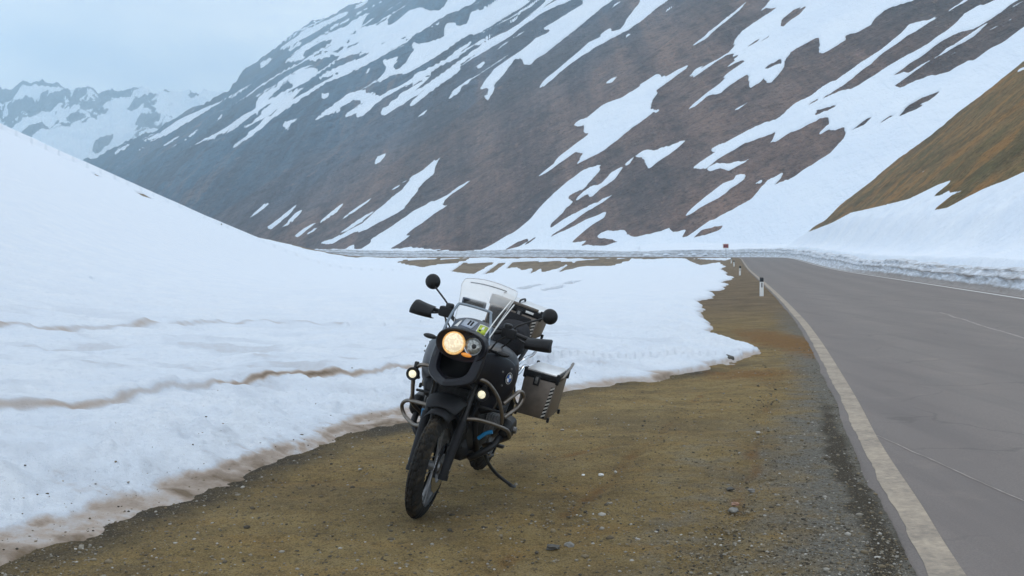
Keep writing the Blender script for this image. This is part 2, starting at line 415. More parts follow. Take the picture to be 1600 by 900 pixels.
# ------------------------------------------------------------------ setting materials
def ground_mat():
    q = NT("gravel_soil")
    big = q.noise(.55, 4); mid = q.noise(3.2, 5, .6); fine = q.noise(30, 8, .78); grit = q.vor(95); grit2 = q.vor(38)
    streak = q.noise(1.4, 5, .6, q.mapping((1, 2.2, 1), (0, 0, .5)))
    soil = q.mix(q.ramp(mid, .3, .7), (.275, .185, .066), (.385, .275, .108))
    soil = q.mix(q.math('MULTIPLY', q.ramp(streak, .5, .68), .5), soil, (.42, .25, .075))
    soil = q.mix(q.math('MULTIPLY', q.ramp(big, .48, .62), .6), soil, (.19, .14, .07))
    gravel = q.mix(q.ramp(fine, .3, .7), (.10, .092, .078), (.32, .295, .245))
    pt = q.noise(1.7, 6, .7); soil = q.mix(q.math('MULTIPLY', q.ramp(pt, .50, .36), .55), soil, (.15, .10, .045)); soil = q.mix(q.math('MULTIPLY', q.ramp(pt, .54, .68), .5), soil, (.46, .35, .17))
    g = q.math('ADD', q.attr('gravel'), q.math('MULTIPLY', q.math('SUBTRACT', mid, .5), 1.1))
    c = q.mix(q.ramp(g, .35, .75), soil, gravel)
    w = q.math('ADD', q.attr('wet'), q.math('MULTIPLY', q.math('SUBTRACT', mid, .5), .9))
    c = q.mix(q.ramp(w, .3, .85), c, (.062, .048, .030))
    c = q.mix(q.ramp(q.math('ADD', q.attr('rust'), q.math('MULTIPLY', q.math('SUBTRACT', mid, .5), 1.2)), .4, .8), c, (.27, .135, .035))
    far = q.mix(q.ramp(q.noise(.8, 5), .35, .65), (.16, .11, .062), (.26, .18, .10))
    c = q.mix(q.attr('far'), c, far)
    sp = q.math('MULTIPLY', q.ramp(fine, .62, .72), .5); c = q.mix(sp, c, (.42, .35, .22))
    dk = q.math('MULTIPLY', q.ramp(grit, .32, .12), .0)
    c = q.mix(q.math('MULTIPLY', q.ramp(fine, .45, .30), .85), c, (.04, .03, .016))
    c = q.mix(q.math('MULTIPLY', q.ramp(q.noise(14, 5, .75), .46, .36), .5), c, (.055, .04, .02))
    g1 = q.noise(85, 5, .8); c = q.mix(q.math('MULTIPLY', q.ramp(g1, .48, .38), .8), c, (.05, .038, .02)); c = q.mix(q.math('MULTIPLY', q.ramp(g1, .56, .66), .6), c, (.50, .42, .27))
    q.base(c); q.rough(q.mix(q.ramp(w, .4, .9), (.92,) * 3, (.85,) * 3)); q.b.inputs['Specular IOR Level'].default_value = .25
    h = q.math('ADD', q.math('MULTIPLY', fine, 1.0), q.math('ADD', q.math('MULTIPLY', grit, .5), q.math('MULTIPLY', grit2, .5)))
    q.bump(h, 1.0, .035)
    return q.m
def snow_mat():
    q = NT("old_snow")
    n = q.noise(1.3, 6, .62); f = q.noise(9, 6, .65); vf = q.noise(60, 4, .7)
    c = q.mix(q.ramp(n, .35, .65), (.74, .80, .88), (.80, .845, .90))
    pit = q.noise(16, 6, .7); c = q.mix(q.math('MULTIPLY', q.ramp(pit, .46, .34), .45), c, (.56, .62, .71))
    c = q.mix(q.math('MULTIPLY', q.ramp(q.noise(75, 3, .6), .66, .74), q.math('MULTIPLY', q.attr('mott'), 1.6, True)), c, (.16, .12, .08))
    d = q.math('ADD', q.attr('dirt'), q.math('MULTIPLY', q.math('SUBTRACT', f, .5), q.math('MULTIPLY', q.attr('mott'), 1.5)))  # dirt attribute holds real dirt plus painted undulation shading
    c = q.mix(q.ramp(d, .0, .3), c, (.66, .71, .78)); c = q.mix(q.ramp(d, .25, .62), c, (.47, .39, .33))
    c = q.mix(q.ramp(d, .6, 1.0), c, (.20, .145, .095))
    q.base(c); q.rough(.75); q.b.inputs['Specular IOR Level'].default_value = .2
    q.b.inputs['Subsurface Weight'].default_value = 0
    h = q.math('ADD', q.math('MULTIPLY', f, 1.0), q.math('MULTIPLY', vf, .35))
    q.bump(h, .8, .07)
    return q.m
def slope_mat(name, ca, cb, cc, rotz, tilt, sc, rag=1.0):
    q = NT(name)
    k_ = .09 if rag >= 1 else .4; m = q.mapping((sc, sc * k_, sc * k_), (0, 0, rotz))       # long axis down the fall line
    st = q.noise(1.0, 6, .65, m); big = q.noise(sc * .10, 4); fine = q.noise(sc * 1.2, 5, .7)
    c = q.mix(q.ramp(st, .32, .68), ca, cb)
    c = q.mix(q.ramp(big, .45, .65), c, cc); c = q.mix(q.attr('haze_tint'), c, q.mix(q.ramp(st, .32, .68), (.055, .10, .155), (.11, .17, .235)))  # blue of distant haze mixed into the rock colour
    gl = q.noise(1.0, 5, .7, q.mapping((sc * .3, sc * .022, sc * .022), (0, 0, rotz)), .6)  # gully shading painted as dark bands, beside pale scree streaks
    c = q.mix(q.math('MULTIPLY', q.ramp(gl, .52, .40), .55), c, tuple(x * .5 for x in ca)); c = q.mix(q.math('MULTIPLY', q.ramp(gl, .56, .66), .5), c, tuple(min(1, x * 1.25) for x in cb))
    vfn = q.noise(sc * 7, 5, .75); c = q.mix(q.math('MULTIPLY', q.ramp(vfn, .47, .34), .75), c, tuple(x * .35 for x in ca)); c = q.mix(q.math('MULTIPLY', q.ramp(vfn, .56, .68), .5), c, tuple(min(1, x * 1.45) for x in cb))
    c = q.mix(q.math('MULTIPLY', q.ramp(fine, .5, .36), .6), c, tuple(x * .42 for x in ca))
    c = q.mix(q.math('MULTIPLY', q.ramp(fine, .60, .72), .45), c, tuple(min(1, x * 1.5) for x in cb))
    if rag < 1:
        o1 = q.noise(.16, 5, .65); o2 = q.noise(1.3, 5, .7)
        c = q.mix(q.math('MULTIPLY', q.ramp(o1, .50, .62), .65), c, (.40, .20, .06)); c = q.mix(q.math('MULTIPLY', q.ramp(o1, .48, .36), .55), c, (.15, .13, .055))
        c = q.mix(q.math('MULTIPLY', q.ramp(o2, .46, .34), .7), c, (.075, .06, .028)); c = q.mix(q.math('MULTIPLY', q.ramp(o2, .58, .7), .5), c, (.42, .29, .12))
    s = q.math('ADD', q.attr('snow'), q.math('MULTIPLY', q.math('SUBTRACT', st, .5), .55 * rag))
    s = q.math('ADD', s, q.math('MULTIPLY', q.math('SUBTRACT', fine, .5), .35 * rag))
    sf = q.ramp(s, .47, .53)
    sn = q.mix(q.ramp(q.noise(sc * .35, 4), .35, .65), (.74, .80, .88), (.80, .845, .90))
    q.base(q.mix(sf, c, sn)); q.rough(.9); q.b.inputs['Specular IOR Level'].default_value = .1
    h = q.math('ADD', q.math('MULTIPLY', st, .7), fine)
    h = q.math('MULTIPLY', h, q.math('SUBTRACT', 1.0, q.math('MULTIPLY', sf, .85)))
    h = q.math('ADD', h, q.math('MULTIPLY', sf, .8))
    q.bump(h, .8, 1.2 / sc)
    return q.m

# ------------------------------------------------------------------ ground sheet and snow field
bare = raster(BANK_BARE, blur=1); bare_w = raster(BANK_BARE, blur=8)
def terrain(x, y):
    o, arc = poly_sd(x, y, ROAD); g, near = base_ground(x, y, o, arc)
    e, earc = poly_sd(x, y, SNOW_EDGE); e = -e                    # positive on the snow side
    return o, arc, g, near, e, earc
def seg_band(x, y, pts):
    d, a = poly_sd(x, y, np.array(pts)); return d, a
FUR1 = [(-4.6, 7.6), (-4.05, 8.53), (-3.8, 8.65), (-3.42, 8.97), (-3.2, 9.95), (-2.85, 10.7), (-2.36, 11.45), (-1.69, 12.0), (-1.15, 12.9), (-.5, 13.4)]
FUR2 = [(-8.2, 15.2), (-7.2, 15.3), (-6.6, 16.0), (-6.1, 17.9), (-5.3, 19.2), (-4.7, 19.9), (-3.2, 20.3)]
def snow_thick(x, y, o, e):
    ragged = .16 * fbm(x * 1.6, y * 1.6, 4, 31) + .05 * fbm(x * 7, y * 7, 3, 35)
    fr = sst(16, 26, y); ragged = ragged + fr * (1.0 * fbm(x * .22 + y * .05, y * .06 - x * .2, 4, 41) + .22 * fbm(x * .5 + y * .3, y * .25, 3, 44))
    tip = np.exp(-(((x - 3.2) / 1.8) ** 2 + ((y - 16.5) / 2.2) ** 2))
    e2 = e + ragged * (1 + .5 * tip)
    amp = .40 - .24 * sst(9.5, 14, y)
    slush = .05 + .42 * vn(x * .55, y * .55, 51) * (1 - sst(12, 15, y))
    t = .012 * sst(0, .05, e2) + .035 * sst(.02, slush, e2) + amp * (1 - np.exp(-np.maximum(0, e2 - slush * .8) / (1.0 - .5 * sst(9, 14, y))))
    t = np.where(e2 < 0, np.maximum(-.3, e2 * .35), t)
    bank = sst(.05, .6, e2) * (1 - sst(10, 60, y))
    lump = .10 * fbm(x * 1.1, y * 1.5, 4, 61) + .05 * fbm(x * 3.1, y * 5, 3, 66) + .05 * np.abs(fbm(x * 5, y * 5, 3, 71)) * (1 - sst(1.2, 2.6, e2)) + .03 * fbm(x * 11, y * 9, 2, 73) * (1 - sst(.8, 2., e2))
    t = t + bank * lump + sst(1, 6, e2) * (.09 * fbm(x * .16, y * .16, 3, 77) + .035 * fbm(x * .55, y * .75, 4, 79))
    d1, a1 = seg_band(x, y, FUR1); d2, a2 = seg_band(x, y, FUR2)
    wob = .05 * fbm(x * .7, y * .7, 3, 81) + .012 * fbm(x * 4, y * 4, 2, 83)
    f1 = np.exp(-((d1 + wob) / (.035 + .05 * vn(x * .8, y * .8, 88))) ** 2); f2 = np.exp(-((d2 + wob) / .10) ** 2)
    step1 = sst(-.5, .25, d1 + wob) - 1.0
    t = t + .075 * sst(.08, -.10, d1 + wob) * sst(9, 0, -d1) + .055 * sst(.08, -.08, d2 + wob) * sst(9, 0, -d2)
    return t, e2, f1, f2
RUTS = [([(-.35, 4.6), (-.05, 5.6), (.3, 6.6), (.75, 7.9), (1.3, 9.6), (2.2, 12.5), (3.6, 17)], .10), ([(.75, 4.4), (1.0, 5.3), (1.3, 6.4), (1.7, 7.8), (2.3, 10), (3.4, 14)], .09), ([(-1.9, 7.6), (-1.0, 7.9), (.1, 8.4), (1.2, 9.4)], .12)]
def build_ground():
    d = np.concatenate([np.geomspace(.7, 4.2, 30)[:-1], inv_space(4.2, 30, 320)[:-1], inv_space(30, 95, 100)[:-1], np.linspace(95, 300, 180)[:-1], np.linspace(300, 420, 12)])
    X, Y = polar(-460, 2060, 760, d)
    o, arc, g, near, e, ea = terrain(X, Y)
    off = (o < -.2)
    Z = g + bumps(X, Y) * np.where(off, 1, .0) * (1 - sst(30, 80, Y)) * (.5 + .5 * sst(0, .5, -o))
    Z += .05 * fbm(X * .3, Y * .3, 4, 91) * sst(25, 50, Y) * sst(.5, 4, -o)
    b, ok = sample(bare, X, Y, g)
    # bare soil swells over the fallen-back snow
    Z = Z - .06 * (o > -.1)
    tk, _e, _a, _b = snow_thick(X, Y, o, e); Z = Z - .55 * sst(.07, .15, tk) * sst(20, 40, Y) * (1 - sst(.0, .08, np.where(ok, sample(bare_w, X, Y, g)[0], 0)))
    grav = np.clip(.85 * (1 - sst(.1, 1.3, -o)) + .42 * np.exp(-((o + 1.3) / .8) ** 2) * (1 - sst(8, 13, Y)), 0, 1) * (1 - sst(25, 45, Y))
    wet = np.clip(1 - sst(.0, .75, -e), 0, 1) * (1 - sst(14, 17, Y)) * (.45 + .8 * vn(X * 1.1, Y * 1.1, 14)) + 1.1 * np.exp(-((o + .36 + .06 * fbm(X * 3, Y * 3, 2, 3)) / .10) ** 2) * (1 - sst(8.5, 14, Y))
    rust = np.exp(-(((X - 4.9) / .8) ** 2 + ((Y - 19.5) / 4.5) ** 2)) + .8 * np.exp(-(((X - 3.1) / .9) ** 2 + ((Y - 14.3) / .9) ** 2)) + .35 * np.exp(-(((X - .9) / .5) ** 2 + ((Y - 8.2) / .25) ** 2))
    far = sst(18, 36, Y)
    rut = np.zeros_like(X)
    for pts, w in RUTS:
        dr, _ = poly_sd(X, Y, np.array(pts)); wv_ = .05 * fbm(X * 2, Y * 2, 2, 17); rr = np.exp(-((dr + wv_) / w) ** 2) * (.45 + .8 * vn(X * 1.6, Y * 1.6, 19)); rut = np.maximum(rut, rr)
    Z = Z - .018 * rut; wet = np.clip(np.maximum(wet, .30 * rut), 0, 1.2); rust = np.maximum(rust, .5 * rut)
    me = grid_mesh("ground", X, Y, Z, keep=((tk < .22) | (np.where(ok, sample(bare_w, X, Y, g)[0], 0) > .01)) & (o < .8) | (Y < 2) | (e > 60), attrs=dict(gravel=grav, wet=wet, rust=rust, far=far))
    return link("ground", me, MAT_G, kind='structure')
def build_snow():
    d = np.concatenate([np.geomspace(1.2, 4.2, 20)[:-1], inv_space(4.2, 8.2, 110)[:-1], inv_space(8.2, 14.2, 190)[:-1], inv_space(14.2, 30, 90)[:-1], inv_space(30, 95, 130)[:-1], np.linspace(95, 290, 200)[:-1], np.linspace(290, 420, 10)])
    X, Y = polar(-420, 1200, 800, d)
    o, arc, g, near, e, ea = terrain(X, Y)
    t, e2, f1, f2 = snow_thick(X, Y, o, e)
    b, ok = sample(bare, X, Y, g)
    st = fbm(X * .5 + Y * .05, Y * .08, 3, 95)
    b = np.where(ok, b, 0) + .25 * st * ((b > .08) & (b < .92))
    t = np.where((b > .3) & (Y > 14), -.06 - .4 * (b - .3), t)
    t = np.where(o > -.35, np.minimum(t, -.05), t)
    Z = g + t
    tn = 1 - sst(.03, .10, t)
    dirt = np.clip(.55 * tn * (1 - sst(20, 40, Y)) + .35 * tn * sst(20, 40, Y) + 1.0 * f1 * (.4 + .5 * vn(X * 1.3, Y * 1.3, 5)) + .42 * f2, 0, 1)
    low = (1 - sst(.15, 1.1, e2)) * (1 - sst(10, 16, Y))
    blot = sst(.12, .5, fbm(X * 3.6, Y * 3.6, 4, 141)) ; grey = sst(.0, .5, fbm(X * 1.0 - Y * .3, Y * 1.3 + X * .4, 5, 147)) * (1 - sst(13, 26, Y))  # grey: shading of the undulations painted as blue-grey patches
    dirt = np.clip(dirt + .26 * low * blot + .32 * grey, 0, 1)  # dirt also carries the painted grey shading
    mott = np.clip(.15 + .3 * low, 0, 1) * (1 - .9 * np.maximum(f1, f2)) * (1 - sst(15, 40, Y))
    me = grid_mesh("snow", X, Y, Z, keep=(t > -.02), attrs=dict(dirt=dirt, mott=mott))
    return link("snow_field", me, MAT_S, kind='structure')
MAT_G, MAT_S = ground_mat(), snow_mat()
build_ground(); build_snow()

# ------------------------------------------------------------------ road, edge lines
def road_frame(a):
    x = np.interp(a, ARC, ROAD[:, 0]); y = np.interp(a, ARC, ROAD[:, 1])
    x2 = np.interp(a + .4, ARC, ROAD[:, 0]); y2 = np.interp(a + .4, ARC, ROAD[:, 1]); x1 = np.interp(a - .4, ARC, ROAD[:, 0]); y1 = np.interp(a - .4, ARC, ROAD[:, 1])
    tx, ty = x2 - x1, y2 - y1; L = np.hypot(tx, ty) + 1e-9
    return x, y, ty / L, -tx / L                                  # point and the unit normal to the right
A_NEAR = np.concatenate([np.arange(1, 60, .12), np.arange(60, 140, .6), np.arange(140, ARC[-1] - 1, 1.5)])
def strip(name, offs, dz, mat, a=A_NEAR, kind='structure', jag=0, parent=None, skirt=0, seed=3):
    x, y, nx, ny = road_frame(a); z = road_z(a)
    O = np.array(offs)[:, None] * np.ones_like(a)[None]
    if jag:
        n = jag * (fbm(a * 1.1, a * 0, 4, seed) + .5 * fbm(a * 6, a * 0 + 3, 3, seed + 1)); O[0] = O[0] + n
    X = x[None] + O * nx[None]; Y = y[None] + O * ny[None]
    Z = np.broadcast_to(z, X.shape) + np.array(dz)[:, None]
    me = grid_mesh(name, X, Y, Z, attrs=dict(off=O)); return link(name, me, mat, parent=parent, kind=kind)
def road_mat():
    q = NT("asphalt"); f = q.noise(75, 7, .8); b = q.noise(.5, 4); s = q.noise(.8, 5, .6, q.mapping((3, .18, 1), (0, 0, .2)))
    c = q.mix(q.ramp(f, .3, .7), (.11, .095, .087), (.265, .228, .205))
    c = q.mix(q.math('MULTIPLY', q.ramp(b, .4, .7), .5), c, (.225, .19, .17)); c = q.mix(q.math('MULTIPLY', q.ramp(s, .5, .7), .45), c, (.13, .112, .105))
    ln = q.math('MULTIPLY', q.math('ADD', q.math('SINE', q.math('MULTIPLY', q.attr('off'), 3.3)), 1.0), .5)
    c = q.mix(q.math('MULTIPLY', q.math('MULTIPLY', ln, .42), q.ramp(b, .3, .7)), c, (.115, .098, .095))
    cv = q.n('ShaderNodeTexVoronoi', feature='DISTANCE_TO_EDGE'); cv.inputs['Scale'].default_value = .42
    wv = q.n('ShaderNodeVectorMath', operation='ADD'); nn = q.n('ShaderNodeTexNoise'); nn.inputs['Scale'].default_value = 1.1; nn.inputs['Detail'].default_value = 5
    q.l(q.obj(), nn.inputs['Vector']); q.l(q.obj(), wv.inputs[0]); q.l(nn.outputs['Color'], wv.inputs[1]); q.l(wv.outputs[0], cv.inputs['Vector'])
    ck = q.math('MULTIPLY', q.ramp(cv.outputs['Distance'], .012, .003), q.ramp(q.noise(.35, 2), .50, .58)); c = q.mix(q.math('MULTIPLY', ck, .28), c, (.055, .048, .045))
    c = q.mix(q.math('MULTIPLY', q.ramp(q.noise(.9, 6, .7), .58, .72), .35), c, (.27, .225, .19))
    q.base(c); q.rough(.82); q.b.inputs['Specular IOR Level'].default_value = .3; q.bump(f, .5, .006); return q.m
def line_mat(name, c, wear):
    q = NT(name); f = q.noise(16, 7, .8); g = q.noise(2.2, 5, .7)
    w = q.math('ADD', q.math('MULTIPLY', f, .6), q.math('MULTIPLY', g, .5))
    q.base(q.mix(q.ramp(w, wear, wear + .26), (.21, .175, .14), q.mix(g, c, tuple(x * .85 for x in c)))); q.rough(.8); q.bump(f, .3, .003); return q.m
MAT_R = road_mat()
strip("road", [-.26, -.222, 0, .5, 1, 1.5, 2, 2.5, 3, 3.5, 4.2, 4.8, 5.4, 5.9, 6.4, 7, 7.6, 8.3, 8.62], [-.06, 0, 0, .005, .01, .015, .02, .0225, .025, .0275, .03, .027, .0245, .022, .02, .013, .007, 0, -.02], MAT_R, jag=.045)
strip("edge_line", [-.175, -.005], [.004, .004], line_mat("worn_line_paint", (.50, .405, .30), .44), seed=5, jag=.022)
strip("edge_line", [8.05, 8.19], [.004, .004], line_mat("white_line_paint", (.80, .79, .76), .25))
MAT_SEAM = simple("pale_seam", (.31, .27, .24), .85, scale=8, vary=.25)
def seam(p0, p1, w, wob):
    n = 60; t = np.linspace(0, 1, n); x = p0[0] + (p1[0] - p0[0]) * t + wob * fbm(t * 9, t * 0, 3, 8); y = p0[1] + (p1[1] - p0[1]) * t
    o, arc = poly_sd(x, y, ROAD)
    zc = road_z(arc) + np.interp(o, [0, 2, 4.2, 6.4, 8.3], [0, .02, .03, .02, 0]) + .0025
    ww = w * (.5 + .7 * vn(t * 30, t * 0, 4))
    me = grid_mesh("road_seam", np.stack([x - ww, x + ww]), np.stack([y, y]), np.stack([zc, zc])); link("road_seam", me, MAT_SEAM, kind='structure')
seam((3.22, 6.0), (3.12, 9.3), .008, .012); seam((9.1, 19), (11.2, 28.5), .03, .06)

# ------------------------------------------------------------------ ploughed snow wall along the right side
def wall_mat():
    q = NT("ploughed_snow"); n = q.noise(1.1, 6, .65, q.mapping((1, 1, 5))); f = q.noise(7, 5, .7)
    c = q.mix(q.ramp(n, .38, .6), (.74, .79, .86), (.46, .47, .49)); c = q.mix(q.ramp(f, .6, .72), c, (.37, .35, .335))
    d = q.math('ADD', q.attr('dirt'), q.math('MULTIPLY', q.math('SUBTRACT', f, .5), 1.2)); c = q.mix(q.ramp(d, .35, .8), c, (.30, .27, .25))
    q.base(c); q.rough(.8); q.bump(q.math('ADD', n, q.math('MULTIPLY', f, .4)), .8, .15); return q.m
def build_wall():
    a = np.concatenate([np.arange(14, 110, .16), np.arange(110, ARC_BEND + 10, .5), np.arange(ARC_BEND + 10, ARC[-1] - 2, 1.2)])
    x, y, nx, ny = road_frame(a); zr = road_z(a)
    H = (.95 + .55 * sst(60, 200, a)) * (1 + .3 * fbm(a * .07, a * 0, 4, 3) + .07 * fbm(a * .6, a * 0, 3, 6))
    prof = [(8.75, -.1), (8.9, .05), (9.0, .16), (9.12, .3), (9.2, .42), (9.22, .52), (9.16, .60), (9.25, .66), (9.42, .74), (9.5, .84), (9.52, .92), (9.62, .98), (9.9, 1.02), (10.4, 1.02), (11.4, .94), (13, .6)]
    Xs, Ys, Zs, D = [], [], [], []
    for k, (oo, h) in enumerate(prof):
        kk = np.full_like(a, k * .37)
        o2 = oo + .18 * fbm(a * .35, kk, 3, 13) + .10 * fbm(a * 1.4, kk * 3, 3, 15) * (h < 1)
        h2 = h * H + .07 * fbm(a * .8, kk * 2, 3, 19) * (k > 0)
        Xs.append(x + o2 * nx); Ys.append(y + o2 * ny); Zs.append(zr + h2)
        D.append(np.clip(.62 * np.exp(-((h - .60) / .07) ** 2) + .55 * np.exp(-((h - .93) / .06) ** 2) + .9 * (h < .2) + .10 + .35 * fbm(a * .5, kk, 3, 23), 0, 1) * (1 - .8 * sst(70, 160, a)))
    me = grid_mesh("wall", np.array(Xs), np.array(Ys), np.array(Zs), attrs=dict(dirt=np.array(D)))
    link("snow_bank", me, wall_mat(), kind='structure')
build_wall()

# ------------------------------------------------------------------ right hillside, mountain, far range
def build_hillside():
    img = raster(HILL_BROWN, HILL_SNOWBITS, blur=2)
    d = np.concatenate([inv_space(12, 40, 50)[:-1], inv_space(40, 190, 380)[:-1], np.linspace(190, 290, 60)])
    X, Y = polar(1000, 2000, 470, d)
    o, arc = poly_sd(X, Y, ROAD); zr = road_z(arc)
    front = .893 * X - .152 * Y - 12.8
    qd = (X - 58) * .935 + (Y - 221) * .353
    front = front - 1.35 * splus(qd + 1.5, 1.5)
    Hw = .95 + .5 * sst(60, 200, arc)
    low = zr + Hw * sst(9.7, 10.6, o) - .12 + .05 * np.maximum(0, o - 10.4) + .12 * fbm(X * .15, Y * .15, 3, 5) - 3.0 * sst(ARC_BEND + 25, ARC_BEND + 55, arc)
    front = front + .35 * fbm(X * .35, Y * .12, 4, 9) + .15 * fbm(X * 1.3, Y * .6, 3, 12)
    front = low + (front - low) * sst(10, 15, o)
    Z = smax(front, low, .6)
    b, ok = sample(img, X, Y, Z)
    outside = (X / Y > .5)
    b = np.where(ok, b, ((front > 8) & outside).astype(float))
    keep = (o > 10.05) & (arc < ARC_BEND + 60)
    me = grid_mesh("hillside", X, Y, Z + .12 * (1 - b), keep=keep, attrs=dict(snow=1 - b))
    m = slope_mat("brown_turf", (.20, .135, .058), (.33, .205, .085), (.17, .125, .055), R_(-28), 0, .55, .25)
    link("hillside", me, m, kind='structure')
CA, SA, CF, TA = .819, .574, 190.0, .65
RIDGE = [(-700, 397 - 200), (100, 262), (150, 245), (172, 235), (190, 222), (240, 205), (290, 175), (340, 150), (365, 135), (382, 108), (400, 98), (430, 76), (476, 40), (528, 22), (544, 12), (572, 0), (660, -50), (760, -95), (2300, -110)]
def build_mountain():
    img = raster(MT_SNOW, MT_ROCK, blur=1); wide = raster(MT_SNOW, MT_ROCK, blur=6)
    nu, nr = 1250, 520
    u = np.linspace(-120, 1840, nu); t = (u - 800) / FPX
    rv = np.interp(u, [r[0] for r in RIDGE], [r[1] for r in RIDGE]) + 2.5 * fbm(u * .03, u * 0, 4, 2)
    k = TA * (CA * t + SA); el = (HZ - rv) / FPX
    den = k - el
    ds = np.where(den > 1e-3, (TA * CF - 2 + EYE) / np.maximum(den, 1e-3), 2600); ds = np.clip(ds, 300, 1950)
    ds = np.convolve(np.pad(ds, 4, 'edge'), np.ones(9) / 9, 'valid')
    w = np.linspace(0, 1, nr)[:, None]
    D = 1 / ((1 - w) / 205.0 + w / ds[None])
    beyond = ds[None] + np.array([12, 40, 140, 500])[:, None]
    D = np.concatenate([D, beyond]); X = t[None] * D; Y = D
    s = -SA * X + CA * Y; f = CA * X + SA * Y
    pl = TA * (f - CF) + 2
    sc = sst(0, 60, f - CF)
    g = -6.0 * np.abs(fbm(s * .016 + .25 * fbm(f * .006, s * .006, 3, 4), f * .0022, 4, 5)) + 2.2 * fbm(s * .08, f * .012, 4, 7) + 2.5 * fbm(s * .03, f * .03, 4, 8)
    pl = pl + sc * (g + 1.5) * np.clip(D / 500, .5, 1.6)
    Z = smax(pl, np.full_like(pl, 2.2), 1.5)
    bey = np.maximum(0, D - ds[None]); Z = Z - 1.0 * bey
    b, ok = sample(img, X, Y, Z)
    far_n = fbm(s * .02, f * .004, 4, 55)
    b = np.where(ok, b, .5 + far_n)
    wd, _ = sample(wide, X, Y, Z); wd = np.where(ok, wd, b)
    st = fbm(s * .16 + .4 * fbm(f * .02, s * .02, 2, 3), f * .010, 4, 33); edge = np.clip(1 - np.abs(wd - .5) * 2.1, 0, 1)
    st2 = fbm(s * .42 + .3 * fbm(f * .03, s * .05, 2, 6), f * .007, 3, 43)
    w1 = 1 - sst(420, 700, D); w3 = sst(750, 1050, D); w2 = 1 - w1 - w3      # streak width grows with the size of the mesh cells
    mid_s = fbm(s * .055, f * .005, 3, 47) + .5 * fbm(s * .11, f * .008, 2, 48); far_s = fbm(s * .019, f * .0022, 3, 49) + .5 * fbm(s * .036, f * .003, 2, 50)
    st = st * w1 + mid_s * w2 + far_s * w3; st2 = st2 * w1 + .5 * mid_s * w2 + .6 * far_s * w3
    b = .5 + (b - .5) * .75 + (wd - .5) * .25 + (1.1 * st + .9 * st2 + .35 * fbm(s * .4, f * .25, 3, 36)) * edge
    # thin stray snow in the gullies
    stray = np.maximum(0, w1 * (fbm(s * .14, f * .008, 4, 63) + .5 * fbm(s * .5, f * .009, 3, 64)) + w2 * 1.5 * fbm(s * .06, f * .004, 3, 65) + w3 * 1.6 * fbm(s * .022, f * .0018, 3, 67) - .44) * 4 * sst(30, 170, Z)
    b = np.clip(b + stray * .9, 0, 1.2)
    keep = np.ones(X.shape, bool); nearm = D < 420
    oo, _ = poly_sd(X[nearm], Y[nearm], ROAD); keep[nearm] = oo > 10.2
    zin = 1.0 * np.clip(b, 0, 1) * sst(0, 25, f - CF)
    zlow = np.zeros_like(Z); zlow[nearm] = 1.2 * (1 - sst(10.2, 13, oo)); Z = Z + .35 - zlow
    me = grid_mesh("mountain", X, Y, Z + zin, keep=keep, attrs=dict(snow=b, haze_tint=sst(430, 850, D + 160 * far_n)))  # rock painted bluer with distance, standing in for haze
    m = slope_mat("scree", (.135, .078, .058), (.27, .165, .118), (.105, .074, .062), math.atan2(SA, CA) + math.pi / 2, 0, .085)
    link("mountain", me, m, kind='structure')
FAR = [(-300, 100), (-60, 150), (-20, 128), (0, 138), (18, 142), (35, 126), (45, 124), (55, 131), (66, 124), (76, 128), (90, 129), (105, 139), (125, 143), (150, 141), (175, 138), (205, 140), (232, 141), (250, 149), (270, 152), (290, 155), (315, 148), (335, 152), (380, 160), (420, 150), (520, 190)]
def build_far():
    nu, nr = 520, 320
    u = np.linspace(-160, 420, nu); t = (u - 800) / FPX
    rv = np.interp(u, [r[0] for r in FAR], [r[1] for r in FAR]) + 7 * fbm(u * .07, u * 0, 6, 12, .6)
    D0, D1 = 1500.0, 2350.0
    w = np.linspace(0, 1, nr)[:, None]; D = D0 + (D1 - D0) * w * np.ones((1, nu))
    top = (HZ - rv) / FPX * D1 + EYE
    basez = 20.0
    Z = basez + (top[None] - basez) * (w ** 1.35)
    D = np.concatenate([D, np.full((1, nu), D1 + 60), np.full((1, nu), D1 + 500)]); Z = np.concatenate([Z, Z[-1:] - 60, Z[-1:] - 500])
    X = t[None] * D; Y = D
    ww = np.clip((D - D0) / (D1 - D0), 0, 1)
    rid = np.abs(fbm(X * .0064, Y * .005, 5, 77)); r2 = fbm(X * .024, Y * .010, 6, 78, .65)
    Z = Z + (rid * -65 + 32 + 16 * r2) * sst(.25, .7, ww) * (1 - .8 * sst(.96, 1, ww))
    rock = sst(.03, .13, rid * .8 - .12 + .62 * r2 + .26 * (ww - .72)) * sst(.55, .74, ww)
    rock = np.maximum(rock, .8 * sst(.18, .4, fbm(X * .02, Y * .008, 4, 80)) * sst(.40, .55, ww))
    me = grid_mesh("far", X, Y, Z, attrs=dict(snow=1 - rock))
    m = slope_mat("hazed_far_rock", (.21, .225, .25), (.29, .305, .33), (.20, .215, .24), 0, 0, .03)  # rock colour paled and blued to imitate haze over distance
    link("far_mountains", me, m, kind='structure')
build_hillside(); build_mountain(); build_far()

